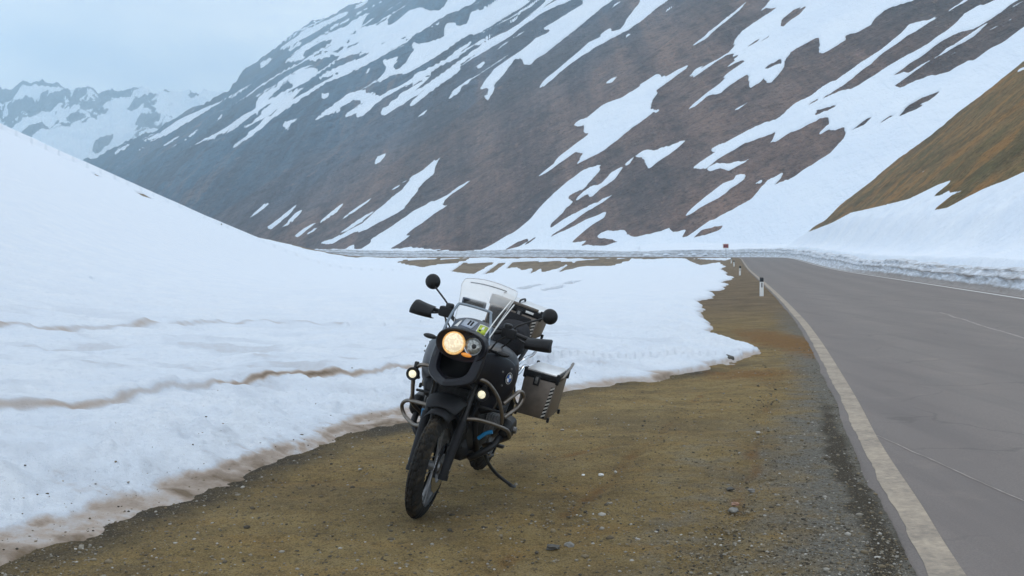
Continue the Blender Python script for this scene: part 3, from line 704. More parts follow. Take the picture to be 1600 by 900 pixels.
# >>> BIKE
# ------------------------------------------------------------------ object helpers
def thing(name, label, cat, loc=(0, 0, 0), rot=(0, 0, 0), group=None):
    o = bpy.data.objects.new(name, None); COL.objects.link(o); o.location = loc; o.rotation_euler = rot
    o.empty_display_size = .1; tag(o, label, cat, group); return o
def tag(o, label, cat, group=None):
    o['label'] = label; o['category'] = cat
    if group: o['group'] = group
class MB:
    """collects shapes into one mesh"""
    def __init__(s): s.v = []; s.f = []
    def add(s, v, f):
        b = len(s.v); s.v += [tuple(p) for p in v]; s.f += [tuple(b + i for i in q) for q in f]; return s
    def loft(s, rings, cap=True, closed=True):
        n = len(rings[0]); v = [p for r in rings for p in r]; f = []
        for i in range(len(rings) - 1):
            for j in range(n if closed else n - 1):
                k = (j + 1) % n; f.append((i * n + j, i * n + k, (i + 1) * n + k, (i + 1) * n + j))
        if cap and closed:
            f.append(tuple(range(n - 1, -1, -1))); f.append(tuple((len(rings) - 1) * n + j for j in range(n)))
        return s.add(v, f)
    def tube(s, pts, r, n=10, smooth=5, closed=False):
        pts = [Vector(p) for p in pts]
        if smooth and len(pts) > 2:
            if closed:
                m = len(pts); q = []
                for i in range(m):
                    a, b, c, d = pts[i - 1], pts[i], pts[(i + 1) % m], pts[(i + 2) % m]
                    for k in range(smooth):
                        t = k / smooth; q.append(.5 * ((2 * b) + (c - a) * t + (2 * a - 5 * b + 4 * c - d) * t * t + (3 * b - a - 3 * c + d) * t ** 3))
                pts = q
            else: pts = catmull(pts, smooth)
        m = len(pts); rings = []; up = None
        for i, p in enumerate(pts):
            if closed: tdir = (pts[(i + 1) % m] - pts[i - 1])
            else: tdir = pts[min(i + 1, m - 1)] - pts[max(i - 1, 0)]
            tdir.normalize()
            if up is None: up = tdir.orthogonal().normalized()
            up = (up - tdir * up.dot(tdir)).normalized(); w = tdir.cross(up)
            rr = r[0] + (r[1] - r[0]) * i / max(1, m - 1) if isinstance(r, tuple) else r
            rings.append([p + (up * math.cos(2 * math.pi * k / n) + w * math.sin(2 * math.pi * k / n)) * rr for k in range(n)])
        if closed: rings.append(rings[0])
        return s.loft(rings, cap=not closed)
    def lathe(s, prof, c=(0, 0, 0), axis=(0, 1, 0), n=32, close=False, mod=None):
        """prof: (radius, offset along axis)"""
        ax = Vector(axis).normalized(); u = ax.orthogonal().normalized(); w = ax.cross(u); c = Vector(c); rings = []
        pr = list(prof) + ([prof[0]] if close else [])
        for k in range(n + 1):
            a = 2 * math.pi * k / n
            rings.append([c + ax * h + (u * math.cos(a) + w * math.sin(a)) * (r + (mod(a, h, r) if mod else 0)) for r, h in pr])
        return s.loft(rings, cap=False, closed=False)
    def box(s, lo, hi, b=.006, M=None):
        bm = bmesh.new(); bmesh.ops.create_cube(bm, size=1)
        lo, hi = Vector(lo), Vector(hi)
        for v in bm.verts: v.co = Vector([lo[i] + (v.co[i] + .5) * (hi[i] - lo[i]) for i in range(3)])
        if b: bmesh.ops.bevel(bm, geom=bm.edges[:], offset=b, segments=2, affect='EDGES', profile=.6)
        bm.verts.ensure_lookup_table()
        v = [(M @ q.co) if M else q.co.copy() for q in bm.verts]; f = [[q.index for q in p.verts] for p in bm.faces]; bm.free()
        return s.add(v, f)
    def hexa(s, c8, b=.006):
        """eight corners: bottom four then top four, both counter-clockwise from above"""
        bm = bmesh.new(); vs = [bm.verts.new(c) for c in c8]
        for q in ((3, 2, 1, 0), (4, 5, 6, 7), (0, 1, 5, 4), (1, 2, 6, 5), (2, 3, 7, 6), (3, 0, 4, 7)): bm.faces.new([vs[i] for i in q])
        if b: bmesh.ops.bevel(bm, geom=bm.edges[:], offset=b, segments=2, affect='EDGES', profile=.6)
        bm.verts.index_update(); v = [q.co.copy() for q in bm.verts]; f = [[q.index for q in p.verts] for p in bm.faces]; bm.free()
        return s.add(v, f)
    def ball(s, c, r, nu=16, nv=10):
        r = (r, r, r) if not isinstance(r, tuple) else r
        rings = []
        for i in range(nv + 1):
            a = -math.pi / 2 + math.pi * i / nv; ca = max(.02, math.cos(a))
            rings.append([(c[0] + r[0] * ca * math.cos(2 * math.pi * k / nu), c[1] + r[1] * ca * math.sin(2 * math.pi * k / nu), c[2] + r[2] * math.sin(a)) for k in range(nu)])
        return s.loft(rings)
    def mesh(s, name):
        me = bpy.data.meshes.new(name); me.from_pydata(s.v, [], s.f); me.validate(); me.update()
        bm = bmesh.new(); bm.from_mesh(me); bmesh.ops.remove_doubles(bm, verts=bm.verts, dist=1e-5); bmesh.ops.recalc_face_normals(bm, faces=bm.faces); bm.to_mesh(me); bm.free()
        return me
    def build(s, name, mat, parent=None, label=None, sub=0, thick=0, auto=35):
        me = s.mesh(name); o = link(name, me, mat, parent)
        if label: o['label'] = label
        try: me.set_sharp_from_angle(angle=R_(auto))
        except Exception: pass
        if thick:
            m = o.modifiers.new("solid", 'SOLIDIFY'); m.thickness = thick; m.offset = 0
        if sub:
            m = o.modifiers.new("sub", 'SUBSURF'); m.levels = sub; m.render_levels = sub
        return o
def ring(x, cy, cz, hy, hz, n=20, e=2.6, top=1.0, bot=1.0):
    """superellipse cross-section in a plane x = const"""
    res = []
    for k in range(n):
        a = 2 * math.pi * k / n; c, s_ = math.cos(a), math.sin(a)
        yy = math.copysign(abs(c) ** (2 / e), c); zz = math.copysign(abs(s_) ** (2 / e), s_)
        t = (zz + 1) / 2; w = bot + (top - bot) * t
        res.append((x, cy + hy * yy * w, cz + hz * zz))
    return res

# ------------------------------------------------------------------ motorcycle materials
def tyre_mat():
    q = NT("dusty_tyre_rubber"); n = q.noise(9, 5, .7); f = q.noise(70, 4, .7)
    c = q.mix(q.ramp(f, .3, .7), (.012, .011, .011), (.026, .024, .021)); c = q.mix(q.math('MULTIPLY', q.ramp(n, .5, .66), .55), c, (.085, .062, .036))
    q.base(c); q.rough(.9); q.b.inputs['Specular IOR Level'].default_value = .2; q.bump(f, .5, .002); return q.m
M = dict(
    black=simple("matt_black_paint", (.009, .0095, .014), .34, coat=.0, vary=.25),
    plastic=simple("black_plastic", (.011, .011, .0125), .62, vary=.3, scale=60),
    dark=simple("dark_metal", (.022, .022, .023), .5, .4, vary=.3),
    rubber=tyre_mat(),
    alu=simple("ground_toned_aluminium", (.215, .185, .16), .46, .85, vary=.14, scale=20),  # box metal darkened and browned to imitate a reflection of the ground
    lidalu=simple("sky_toned_lid_aluminium", (.80, .80, .80), .35, .6, vary=.06, scale=20),  # same metal brightened to imitate a reflection of the sky
    alu2=simple("cast_alloy", (.22, .22, .22), .5, .8, vary=.25),
    chrome=simple("polished_steel", (.62, .63, .65), .18, 1, vary=.05),
    bar=simple("satin_steel_bar", (.20, .175, .15), .36, .85, vary=.2),
    blue=simple("blue_trim", (.012, .17, .36), .4, vary=.15),
    blueg=simple("slate_cowl", (.065, .082, .115), .5, vary=.3, scale=22),
    white=simple("white_print", (.75, .75, .73), .5, vary=.06),
    green=simple("yellow_green_print", (.42, .50, .03), .45, vary=.25, scale=60),
    seat=simple("seat_vinyl", (.016, .016, .018), .7, vary=.3, scale=80, bump=.3),
    fabric=simple("black_fabric", (.018, .018, .021), .9, vary=.35, scale=120, bump=.5),
    roundblue=simple("emblem_blue", (.02, .13, .45), .3),
    mirror=simple("mirror_shell", (.012, .012, .013), .5),
    lensdim=simple("clear_lens", (.30, .31, .30), .08, .6, vary=.5, scale=60),
    bone=simple("reflective_white", (.50, .48, .44), .6, vary=.1),
    dirt=simple("dusty_black", (.035, .032, .028), .75, vary=.4, scale=18),
    lampon=glow("lit_headlamp", (.55, .45, .3), (1.0, .86, .60), .90),
    rimon=glow("lamp_glow_rim", (.8, .5, .2), (1.0, .50, .16), .34),
    rimon2=glow("lamp_outer_glow", (.6, .45, .2), (1.0, .70, .34), .62),
    amber=glow("amber_lamp", (.8, .3, .04), (1.0, .33, .05), .36),
    fogon=glow("lit_fog_lamp", (.95, .9, .7), (1.0, .90, .60), .85),
)
def glass_mat():
    q = NT("scratched_clear_screen")
    t = q.n('ShaderNodeBsdfTransparent'); t.inputs[0].default_value = (.985, .965, .93, 1)
    mx = q.n('ShaderNodeMixShader'); n = q.noise(18, 5, .7)
    q.base((.88, .865, .84)); q.rough(.3); q.b.inputs['Specular IOR Level'].default_value = .6
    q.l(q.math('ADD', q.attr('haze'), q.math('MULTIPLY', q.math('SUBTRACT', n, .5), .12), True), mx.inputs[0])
    q.l(t.outputs[0], mx.inputs[1]); q.l(q.b.outputs[0], mx.inputs[2])
    q.l(mx.outputs[0], q.t.nodes['Material Output'].inputs['Surface']); return q.m

# ------------------------------------------------------------------ motorcycle, local axes: x forward, y to its left, z up
REAR, FRONT = Vector((-.26, 8.05, 0)), Vector((-.576, 6.618, 0))
hd = (FRONT - REAR).normalized(); YAW = math.atan2(hd.y, hd.x); LEAN = R_(-13.5)
MID = FRONT - hd * .755
bike = thing("motorcycle", "black adventure touring motorcycle with lit round headlamp and metal panniers leaning on its side stand", "motorcycle", MID, (LEAN, 0, YAW))
BM_ = Matrix.LocRotScale(MID, (Matrix.Rotation(YAW, 3, 'Z') @ Matrix.Rotation(LEAN, 3, 'X')).to_quaternion(), None); BI = BM_.inverted()

def wheel(name, ax, R, w, rimR, front):
    prof = []
    for k in range(15):
        a = -1 + 2 * k / 14
        prof.append((R - (R - rimR) * abs(a) ** 2.6 * (.95 if abs(a) < .99 else 1), a * w / 2 * (1 - .10 * max(0, abs(a) - .8) / .2)))
    rim = MB()
    rim.lathe([(rimR + .008, -w * .36), (rimR + .010, -w * .30), (rimR - .012, -w * .26), (rimR - .022, -w * .1), (rimR - .022, w * .1), (rimR - .012, w * .26), (rimR + .010, w * .30), (rimR + .008, w * .36)], (ax[0], 0, ax[1]), n=48)
    ro = rim.build(name, M['alu2'], bike)
    def tread(a, h, r):
        t = a * R / (2 * math.pi * R) * 36; y = h / w * 2
        if abs(y) > .92: return 0
        ph = (t + 1.1 * abs(y)) % 1.0
        g = -.012 if ph < .30 else 0
        if abs(abs(y) - .33) < .085: g = -.012
        return g
    MB().lathe(prof, (ax[0], 0, ax[1]), n=264, mod=tread).build("tyre", M['rubber'], ro)
    sp = MB()
    for k in range(20):
        a = 2 * math.pi * k / 20; b = a + (.35 if k % 2 else -.35); sy = .035 if k % 4 < 2 else -.035
        sp.tube([(ax[0] + .05 * math.cos(b), sy, ax[1] + .05 * math.sin(b)), (ax[0] + (rimR - .015) * math.cos(a), sy * 1.1, ax[1] + (rimR - .015) * math.sin(a))], .0032, 6, 0)
    o = sp.build("spokes", M['alu2'], ro); o['kind'] = 'stuff'
    MB().lathe([(.0, -.07), (.03, -.07), (.045, -.05), (.03, -.03), (.03, .03), (.045, .05), (.03, .07), (0, .07)], (ax[0], 0, ax[1]), n=24).build("hub", M['alu2'], ro)
    for s in ((1, -1) if front else (-1,)):
        MB().lathe([(.09, s * .066), (.152, s * .066), (.152, s * .071), (.09, s * .071)], (ax[0], 0, ax[1]), n=40, close=True, mod=lambda a, h, r: .004 * math.sin(a * 12) if r > .12 else 0).build("brake_disc", M['chrome'], ro)
    return ro
wheel("front_wheel", (.755, .33), .33, .112, .245, True)
wheel("rear_wheel", (-.755, .335), .335, .15, .222, False)

for s in (1, -1):                                                         # fork legs
    b = MB(); b.tube([(.775, s * .104, .285), (.755, s * .106, .36), (.70, s * .112, .50), (.655, s * .118, .62)], .027, 12, 4)
    b.tube([(.775, s * .104, .27), (.77, s * .104, .30)], .031, 12, 0)
    leg = b.build("fork_leg", M['plastic'], bike)
    MB().tube([(.66, s * .118, .60), (.52, s * .12, .95)], .019, 12, 0).build("stanchion", M['dark'], leg)
    MB().lathe([(0, 0), (.016, 0), (.016, .014), (.008, .018), (0, .018)], (.755, s * .118, .33), (0, s, 0), 12).build("axle_nut", M['chrome'], leg)
    c = MB(); c.box((.67, min(s * .074, s * .10), .36), (.74, max(s * .074, s * .10), .47), .01); c.build("brake_caliper", M['dark'], leg)
# lower mudguard: shell round the tyre top
g = MB(); rings = []
for k in range(15):
    a = R_(70 + k * 6.6); row = []
    for j in range(9):
        t = -1 + j / 4; rr = .358 - .05 * abs(t) ** 3 ; row.append((.755 + rr * math.cos(a), t * .078, .33 + rr * math.sin(a)))
    rings.append(row)
g.loft(rings, cap=False, closed=False); fend = g.build("front_mudguard", M['plastic'], bike, thick=.006)
g = MB()                                                                   # fork bridge cover above it
g.loft([[(x, y * w, z + dz) for y, dz in ((-1, -.03), (-.6, .0), (0, .012), (.6, 0), (1, -.03))] for x, z, w in ((.80, .685, .095), (.74, .735, .118), (.66, .755, .125), (.60, .74, .12))], cap=False, closed=False)
g.build("fork_bridge", M['plastic'], bike, thick=.02, sub=1)

# engine, frame block, belly
e = MB(); e.loft([ring(.40, 0, .56, .13, .14), ring(.34, 0, .55, .16, .20), ring(.10, 0, .52, .18, .24), ring(-.16, 0, .50, .16, .22), ring(-.22, 0, .50, .12, .18)])
eng = e.build("engine", M['dirt'], bike, sub=1)
e = MB(); e.box((.33, -.10, .38), (.42, .10, .60), .02); e.build("front_cover", M['dark'], eng)
oc = MB(); oc.box((.50, -.115, .86), (.535, .115, 1.02), .008)
ocr = oc.build("oil_cooler", M['plastic'], bike)
fin = MB()
for k in range(9): fin.box((.534, -.105, .872 + k * .016), (.540, .105, .878 + k * .016), 0)
fin.build("cooling_fin", M['dark'], ocr)['kind'] = 'stuff'
fr = MB()
for s in (1, -1):
    fr.tube([(.50, s * .06, .98), (.42, s * .12, .76), (.36, s * .14, .52), (.20, s * .15, .36)], .02, 10, 4)
    fr.tube([(.42, s * .12, .80), (.1, s * .16, .80), (-.25, s * .15, .78)], .018, 10, 4)
    fr.tube([(-.2, s * .14, .78), (-.5, s * .14, .86), (-.85, s * .13, .95)], .014, 10, 4)
fr.tube([(.52, 0, .97), (.44, 0, 1.12)], .035, 14, 0)
fr.box((.43, -.13, .70), (.47, .13, .86), .02)
fr.build("frame", M['dark'], bike)
tl = MB(); tl.tube([(.62, .10, .66), (.45, .09, .58), (.28, .08, .55)], .02, 8, 3); tl.tube([(.62, -.10, .66), (.45, -.09, .58), (.28, -.08, .55)], .02, 8, 3)
tl.build("suspension_arm", M['dark'], bike)
sa = MB(); sa.tube([(-.20, -.11, .42), (-.48, -.13, .40), (-.75, -.12, .335)], .05, 12, 4); sa.lathe([(0, -.06), (.08, -.05), (.09, 0), (.08, .05), (0, .06)], (-.755, -.13, .335), n=24)
sa.build("swing_arm", M['dark'], bike)
sk = MB(); sk.loft([[(x, y, z) for y, z in ((-w, z0 + .07), (-w * .7, z0), (w * .7, z0), (w, z0 + .07))] for x, z0, w in ((.42, .40, .11), (.36, .31, .13), (.1, .285, .14), (-.14, .29, .13))], cap=False, closed=False)
sk.build("skid_plate", M['dark'], bike, thick=.006)
for s in (1, -1):                                                          # boxer cylinders
    c = MB()
    for k in range(6): c.box((.08, min(s * (.17 + k * .017), s * (.178 + k * .017)), .475), (.24, max(s * (.17 + k * .017), s * (.178 + k * .017)), .625), .002)
    c.box((.10, min(s * .15, s * .27), .495), (.22, max(s * .15, s * .27), .605), .01)
    cy = c.build("cylinder", M['alu2'], bike)
    h = MB(); h.loft([[(x, s * y, z) for x, z in ((.055, zb), (.265, zb), (.275, (zb + zt) / 2), (.265, zt), (.055, zt), (.045, (zb + zt) / 2))] for y, zb, zt in ((.265, .465, .635), (.30, .462, .64), (.335, .475, .63), (.352, .505, .60))])
    h.build("cylinder_head_cover", M['dark'], cy, sub=1)
    c = MB(); c.lathe([(.0, .0), (.022, 0), (.022, .02), (.0, .02)], (.16, s * .35, .55), (0, s, 0), 14); c.build("plug_cover", M['alu2'], cy)
    MB().tube([(.25, s * .29, .50), (.33, s * .27, .45), (.36, s * .20, .38), (.30, s * .14, .33), (.05, s * .13, .31)], .021, 12, 4).build("exhaust_pipe", M['dark'], bike)
    b = MB(); b.tube([(-.02, s * .20, .60), (-.12, s * .20, .66), (-.18, s * .19, .74)], .035, 10, 3); b.build("intake_hose", M['plastic'], bike)
for s in (1, -1):                                                          # black covers beside the engine front
    c = MB(); c.loft([[(.35, s * .09, .87), (.35, s * .275, .87), (.35, s * .275, .62), (.35, s * .09, .62)], [(.44, s * .09, .86), (.43, s * .26, .85), (.43, s * .255, .64), (.44, s * .09, .63)], [(.47, s * .09, .83), (.46, s * .22, .82), (.46, s * .21, .67), (.47, s * .09, .66)]])
    c.build("engine_cover", M['black'], bike, sub=1)
# blue trim straps on the lower bars
MB().tube([(.47, -.190, .59), (.46, -.186, .53), (.46, -.176, .475)], .013, 10, 4).build("blue_strap", M['blue'], bike)
MB().tube([(.46, .275, .565), (.46, .236, .545), (.46, .195, .500)], .013, 10, 4).build("blue_strap", M['blue'], bike)
MB().tube([(-.25, -.19, .40), (-.5, -.2, .47), (-.8, -.22, .58)], .055, 16, 3).build("silencer", M['alu2'], bike)

# fuel tank with side panels
tk = MB(); tk.loft([ring(.47, 0, .93, .12, .07, 24), ring(.44, 0, .91, .19, .13, 24), ring(.37, 0, .89, .275, .19, 24), ring(.26, 0, .885, .315, .21, 24, 3), ring(.12, 0, .895, .30, .19, 24, 3), ring(-.02, 0, .90, .20, .14, 24), ring(-.09, 0, .90, .12, .09, 24)])
tank = tk.build("fuel_tank", M['black'], bike, sub=2, label="matt black fuel tank with round white and blue emblem")
MB().lathe([(0, 0), (.045, 0), (.05, .008), (.045, .016), (0, .018)], (.12, 0, 1.083), (0, 0, 1), 24).build("filler_cap", M['dark'], tank)
# front shrouds between tank and beak
for s in (1, -1):
    sh = MB(); sh.loft([[(.30, s * .295, 1.0), (.28, s * .322, .90), (.30, s * .312, .79), (.34, s * .27, .72)],
                        [(.44, s * .24, 1.045), (.44, s * .275, .94), (.44, s * .262, .84), (.44, s * .225, .77)],
                        [(.55, s * .175, 1.065), (.555, s * .19, .985), (.56, s * .175, .91), (.555, s * .145, .86)],
                        [(.635, s * .145, 1.06), (.65, s * .15, .99), (.68, s * .142, .92), (.70, s * .12, .87)]], cap=False, closed=False)
    sh.build("side_shroud", M['black'], bike, thick=.008, sub=2)
# beak: two arms meeting in a blunt tip, plate below the lamp
bk = MB()
outer = [(.62, .158, 1.075), (.67, .160, 1.00), (.71, .158, .93), (.745, .142, .878), (.80, .085, .850), (.85, .030, .838), (.872, 0, .835)]
inner = [(.68, .112, 1.045), (.71, .106, .99), (.745, .098, .935), (.77, .078, .905), (.81, .034, .886), (.832, .010, .880), (.838, 0, .879)]
full_o = [Vector(p) for p in outer] + [Vector((p[0], -p[1], p[2])) for p in outer[-2::-1]]
full_i = [Vector(p) for p in inner] + [Vector((p[0], -p[1], p[2])) for p in inner[-2::-1]]
def mid_(o, i, t, lift): return o * (1 - t) + i * t + Vector((lift, 0, lift * .35))
full_o, full_i = catmull(full_o, 4), catmull(full_i, 4)
bk.loft([[o, mid_(o, i, .12, .016), mid_(o, i, .55, .020), mid_(o, i, .92, .012), i, i + Vector((-.06, 0, -.004)), o + Vector((-.05, 0, .004))] for o, i in zip(full_o, full_i)], cap=True)
beak = bk.build("beak", M['black'], bike, auto=28)
ch = MB(); ch.loft([[(.835, -.03, .862), (.835, .03, .862)], [(.74, -.095, .875), (.74, .095, .875)], [(.62, -.12, .83), (.62, .12, .83)], [(.56, -.12, .80), (.56, .12, .80)]], cap=False, closed=False)
ch.build("beak_underside", M['plastic'], beak, thick=.008)
iw = MB(); iw.loft([[(.60, -.125, 1.05), (.60, .125, 1.05)], [(.585, -.12, .95), (.585, .12, .95)], [(.61, -.11, .86), (.61, .11, .86)]], cap=False, closed=False)
iw.build("air_intake", M['plastic'], beak, thick=.006)

# headlight unit, two round lamps of different size
hh = MB(); hh.loft([ring(.52, 0, 1.09, .10, .07, 24), ring(.58, .005, 1.085, .15, .090, 24), ring(.655, .008, 1.080, .168, .102, 24, 2.3), ring(.705, .010, 1.078, .166, .100, 24, 2.3), ring(.716, .010, 1.078, .158, .094, 24, 2.3), ring(.700, .010, 1.078, .148, .086, 24, 2.3), ring(.680, .010, 1.078, .14, .08, 24, 2.3)])
head = hh.build("headlight", M['black'], bike, sub=1, label="headlight unit with one large lit lamp and a smaller dark one")
nrm = Vector((1, -.02, .12)).normalized()
def lamp(c, r, face, rimm, name, rr=.008):
    c = Vector(c); L = MB(); L.lathe([(0, .016), (r * .5, .013), (r * .85, .006), (r, -.002), (r, -.012)], c, nrm, 32)
    lo = L.build(name, face, head)
    MB().lathe([(r * .985, -.012), (r * .985, .002), (r + rr * .5, .006), (r + rr, .0), (r + rr, -.012)], c, nrm, 32, close=True).build("lamp_rim", rimm, lo)
    return lo
big = lamp((.704, -.038, 1.080), .067, M['rimon2'], M['rimon'], "lamp_lens", .005)
MB().lathe([(0, .019), (.03, .017), (.052, .012), (.060, .004)], (.704, -.038, 1.082), nrm, 32).build("lit_reflector", M['lampon'], big)
sm = lamp((.692, .082, 1.087), .050, M['lensdim'], M['chrome'], "lamp_lens")
MB().lathe([(0, .012), (.010, .010), (.022, 0), (.022, -.01)], (.70, .090, 1.090), nrm, 20).build("projector", M['dark'], sm)
MB().ball((.700, .055, 1.028), (.012, .034, .013)).build("amber_lamp", M['amber'], head)
for s, p in ((-1, (.52, -.243, 1.057)), (1, (.50, .235, 1.06))):          # turn signals
    t = MB(); t.ball(p, (.028, .045, .016)); ts = t.build("turn_signal", M['dark'], bike)
    MB().tube([(p[0], p[1] - s * .03, p[2]), (p[0] - .02, s * .12, 1.06)], .009, 8, 0).build("signal_stem", M['plastic'], ts)

# cowl above the lamp with stickers
def cowl_pt(u, v):                                                          # u across -1..1, v 0 front .. 1 rear
    x = .665 - .20 * v; z = 1.150 + .075 * v - .035 * abs(u) ** 2.2; return Vector((x - .025 * u * u, .008 + u * (.118 + .012 * v), z))
cw = MB(); cw.loft([[cowl_pt(-1 + j / 5, i / 6) for j in range(11)] for i in range(7)], cap=False, closed=False)
cowl = cw.build("instrument_cowl", M['blueg'], bike, thick=.006)
cs = MB(); cs.loft([[cowl_pt(-1 + j / 5, 0) for j in range(11)], [cowl_pt(-1 + j / 5, 0) + Vector((.015, 0, -.05)) for j in range(11)]], cap=False, closed=False); cs.build("cowl_lip", M['black'], cowl, thick=.006)
def sticker(quad, mat, name, lift=.0045, parent=None, n=3):
    b = MB(); rows = []
    for i in range(n + 1):
        row = []
        for j in range(n + 1):
            s_, t_ = j / n, i / n
            a = [quad[0][k] * (1 - s_) + quad[1][k] * s_ for k in (0, 1)]; c = [quad[3][k] * (1 - s_) + quad[2][k] * s_ for k in (0, 1)]
            row.append(cowl_pt(a[0] * (1 - t_) + c[0] * t_, a[1] * (1 - t_) + c[1] * t_) + Vector((.35, 0, 1)).normalized() * lift)
        rows.append(row)
    return b.loft(rows, cap=False, closed=False).build(name, mat, parent or cowl, thick=.0012)
sticker([(.40, .22), (.88, .28), (.80, .86), (.34, .78)], M['white'], "sticker", .0040, None)
st = sticker([(.44, .27), (.84, .33), (.77, .81), (.39, .73)], M['green'], "sticker", .0058)
st['label'] = "yellow green square sticker with white border"
sticker([(.56, .5), (.66, .52), (.64, .70), (.55, .68)], M['white'], "sticker_mark", .0076, st)
sticker([(.50, .36), (.60, .37), (.58, .46), (.49, .45)], M['fabric'], "sticker_mark", .0076, st)
sticker([(-.50, .45), (.12, .30), (.22, .82), (-.46, .92)], simple("grey_print", (.36, .40, .47), .5), "sticker", .0048)
for q in ([(-.20, .50), (-.10, .48), (-.09, .78), (-.18, .80)], [(-.04, .48), (.05, .46), (.06, .76), (-.03, .78)]): sticker(q, M['fabric'], "sticker_mark", .0066, None)
sticker([(-.86, .45), (-.62, .35), (-.60, .8), (-.70, .74)], M['white'], "sticker", .0048)

# windscreen and its tubular frame
wsb = MB(); rows = []; hz = []
for i in range(13):
    v = i / 12
    x = .555 - .235 * v - .02 * math.sin(v * math.pi); z = 1.165 + .305 * v; hw = .128 + .070 * v ** 1.1 - .022 * max(0, v - .86) / .14
    row = []
    for j in range(13):
        t = -1 + j / 6
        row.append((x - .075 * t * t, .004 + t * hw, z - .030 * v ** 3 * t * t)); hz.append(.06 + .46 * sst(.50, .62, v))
    rows.append(row)
wsb.loft(rows, cap=False, closed=False)
me = bpy.data.meshes.new("windscreen"); me.from_pydata(wsb.v, [], wsb.f); me.update()
at = me.attributes.new('haze', 'FLOAT', 'POINT'); at.data.foreach_set('value', np.array(hz, np.float32))
ws = link("windscreen", me, glass_mat(), bike)
m = ws.modifiers.new("sub", 'SUBSURF'); m.levels = 1; m.render_levels = 1
MB().tube([r[0] for r in rows] + rows[-1][1:-1] + [r[-1] for r in rows[::-1]], .0022, 6, 2).build("screen_edge", simple("screen_edge", (.55, .56, .57), .3), ws)
MB().tube([Vector(rows[-2][j]) + Vector((.004, 0, -.004)) for j in range(2, 11)], .0035, 6, 2).build("screen_crease_shadow", simple("screen_shadow_strip", (.28, .29, .30), .4), ws)  # grey strip painted in as a shadow line under the screen's top edge
sf = MB()
sf.tube([(.60, -.150, 1.10), (.53, -.148, 1.19), (.455, -.134, 1.275), (.435, -.105, 1.295), (.435, .07, 1.290), (.455, .092, 1.272), (.52, .125, 1.19), (.585, .150, 1.10)], .0085, 10, 5)
sfo = sf.build("screen_frame", simple("grey_tube", (.22, .26, .30), .35, .6), bike)
for a, b in (((.60, .12, 1.17), (.33, .172, 1.38)), ((.585, .145, 1.15), (.32, .196, 1.36))): MB().tube([a, ((a[0] + b[0]) / 2 + .02, (a[1] + b[1]) / 2, (a[2] + b[2]) / 2), b], .004, 6, 3).build("screen_stay", M['white'], sfo)
d = MB(); d.box((.36, -.128, 1.285), (.39, .03, 1.335), .008); dsp = d.build("instrument_display", M['blueg'], bike)
d = MB(); d.box((.389, -.115, 1.293), (.392, .018, 1.327), 0); d.build("display_face", M['plastic'], dsp)

# handlebar group
hb = MB(); hb.tube([(.26, .46, 1.150), (.31, .36, 1.165), (.36, .20, 1.185), (.39, .10, 1.16), (.39, -.10, 1.16), (.36, -.20, 1.20), (.31, -.34, 1.20), (.26, -.43, 1.19)], .013, 12, 5)
hbar = hb.build("handlebar", M['dark'], bike)
for s, p0, p1 in ((1, (.265, .45, 1.152), (.315, .34, 1.168)), (-1, (.265, -.42, 1.192), (.315, -.32, 1.20))):
    MB().tube([p0, p1], .019, 12, 0).build("grip", M['rubber'], hbar)
    MB().tube([(.35, s * .26, p1[2] - .005), (.375, s * .33, p1[2] - .02), (.35, s * .43, p1[2] - .03)], .006, 8, 4).build("lever", M['dark'], hbar)
    MB().box((.33, min(s * .17, s * .26), p1[2] - .02), (.40, max(s * .17, s * .26), p1[2] + .045), .012).build("switch_block", M['plastic'], hbar)
    b = MB(); b.lathe([(0, 0), (.024, 0), (.027, .02), (.027, .035), (.02, .042), (0, .042)], (.37, s * .20, p1[2] + .03), (0, 0, 1), 18); b.build("fluid_reservoir", M['dark'], hbar)
def guard(pts, s):
    b = MB(); rows = []
    (tlc, trc, brc, blc) = [Vector(p) for p in pts]
    for i in range(6):
        v = i / 5; row = []
        for j in range(8):
            t = j / 7; p = (tlc * (1 - t) + trc * t) * (1 - v) + (blc * (1 - t) + brc * t) * v
            bulge = .035 * math.sin(math.pi * v) + .03 * math.sin(math.pi * min(1, .15 + t * .75)); row.append(p + Vector((bulge, 0, 0)))
        rows.append(row)
    b.loft(rows, cap=False, closed=False)
    b.loft([[p + Vector((-.09, 0, 0)) for p in rows[0]], rows[0]], cap=False, closed=False)
    b.loft([rows[-1], [p + Vector((-.07, 0, 0)) for p in rows[-1]]], cap=False, closed=False)
    b.loft([[r[-1] for r in rows], [r[-1] + Vector((-.08, 0, 0)) for r in rows]], cap=False, closed=False)
    return b.build("hand_guard", M['plastic'], bike, thick=.005, sub=1)
guard([(.36, .335, 1.178), (.34, .487, 1.200), (.35, .497, 1.122), (.37, .335, 1.112)], 1)
guard([(.36, -.300, 1.218), (.36, -.437, 1.238), (.38, -.458, 1.150), (.38, -.290, 1.150)], -1)
for p, st_ in (((.30, -.369, 1.373), [(.345, -.21, 1.21), (.34, -.223, 1.257), (.315, -.34, 1.345)]), ((.30, .434, 1.34), [(.345, .23, 1.20), (.34, .265, 1.245), (.315, .395, 1.318)])):
    c = Vector(p); b = MB(); b.lathe([(0, .034), (.020, .031), (.038, .020), (.049, .004), (.051, -.008), (.049, -.014)], c, (1, 0, -.05), 28)
    mo = b.build("mirror", M['mirror'], bike)
    MB().lathe([(0, -.012), (.048, -.012)], c, (1, 0, -.05), 28).build("mirror_glass", M['chrome'], mo)
    MB().tube(st_ + [p], .006, 8, 4).build("mirror_stem", M['dark'], mo)

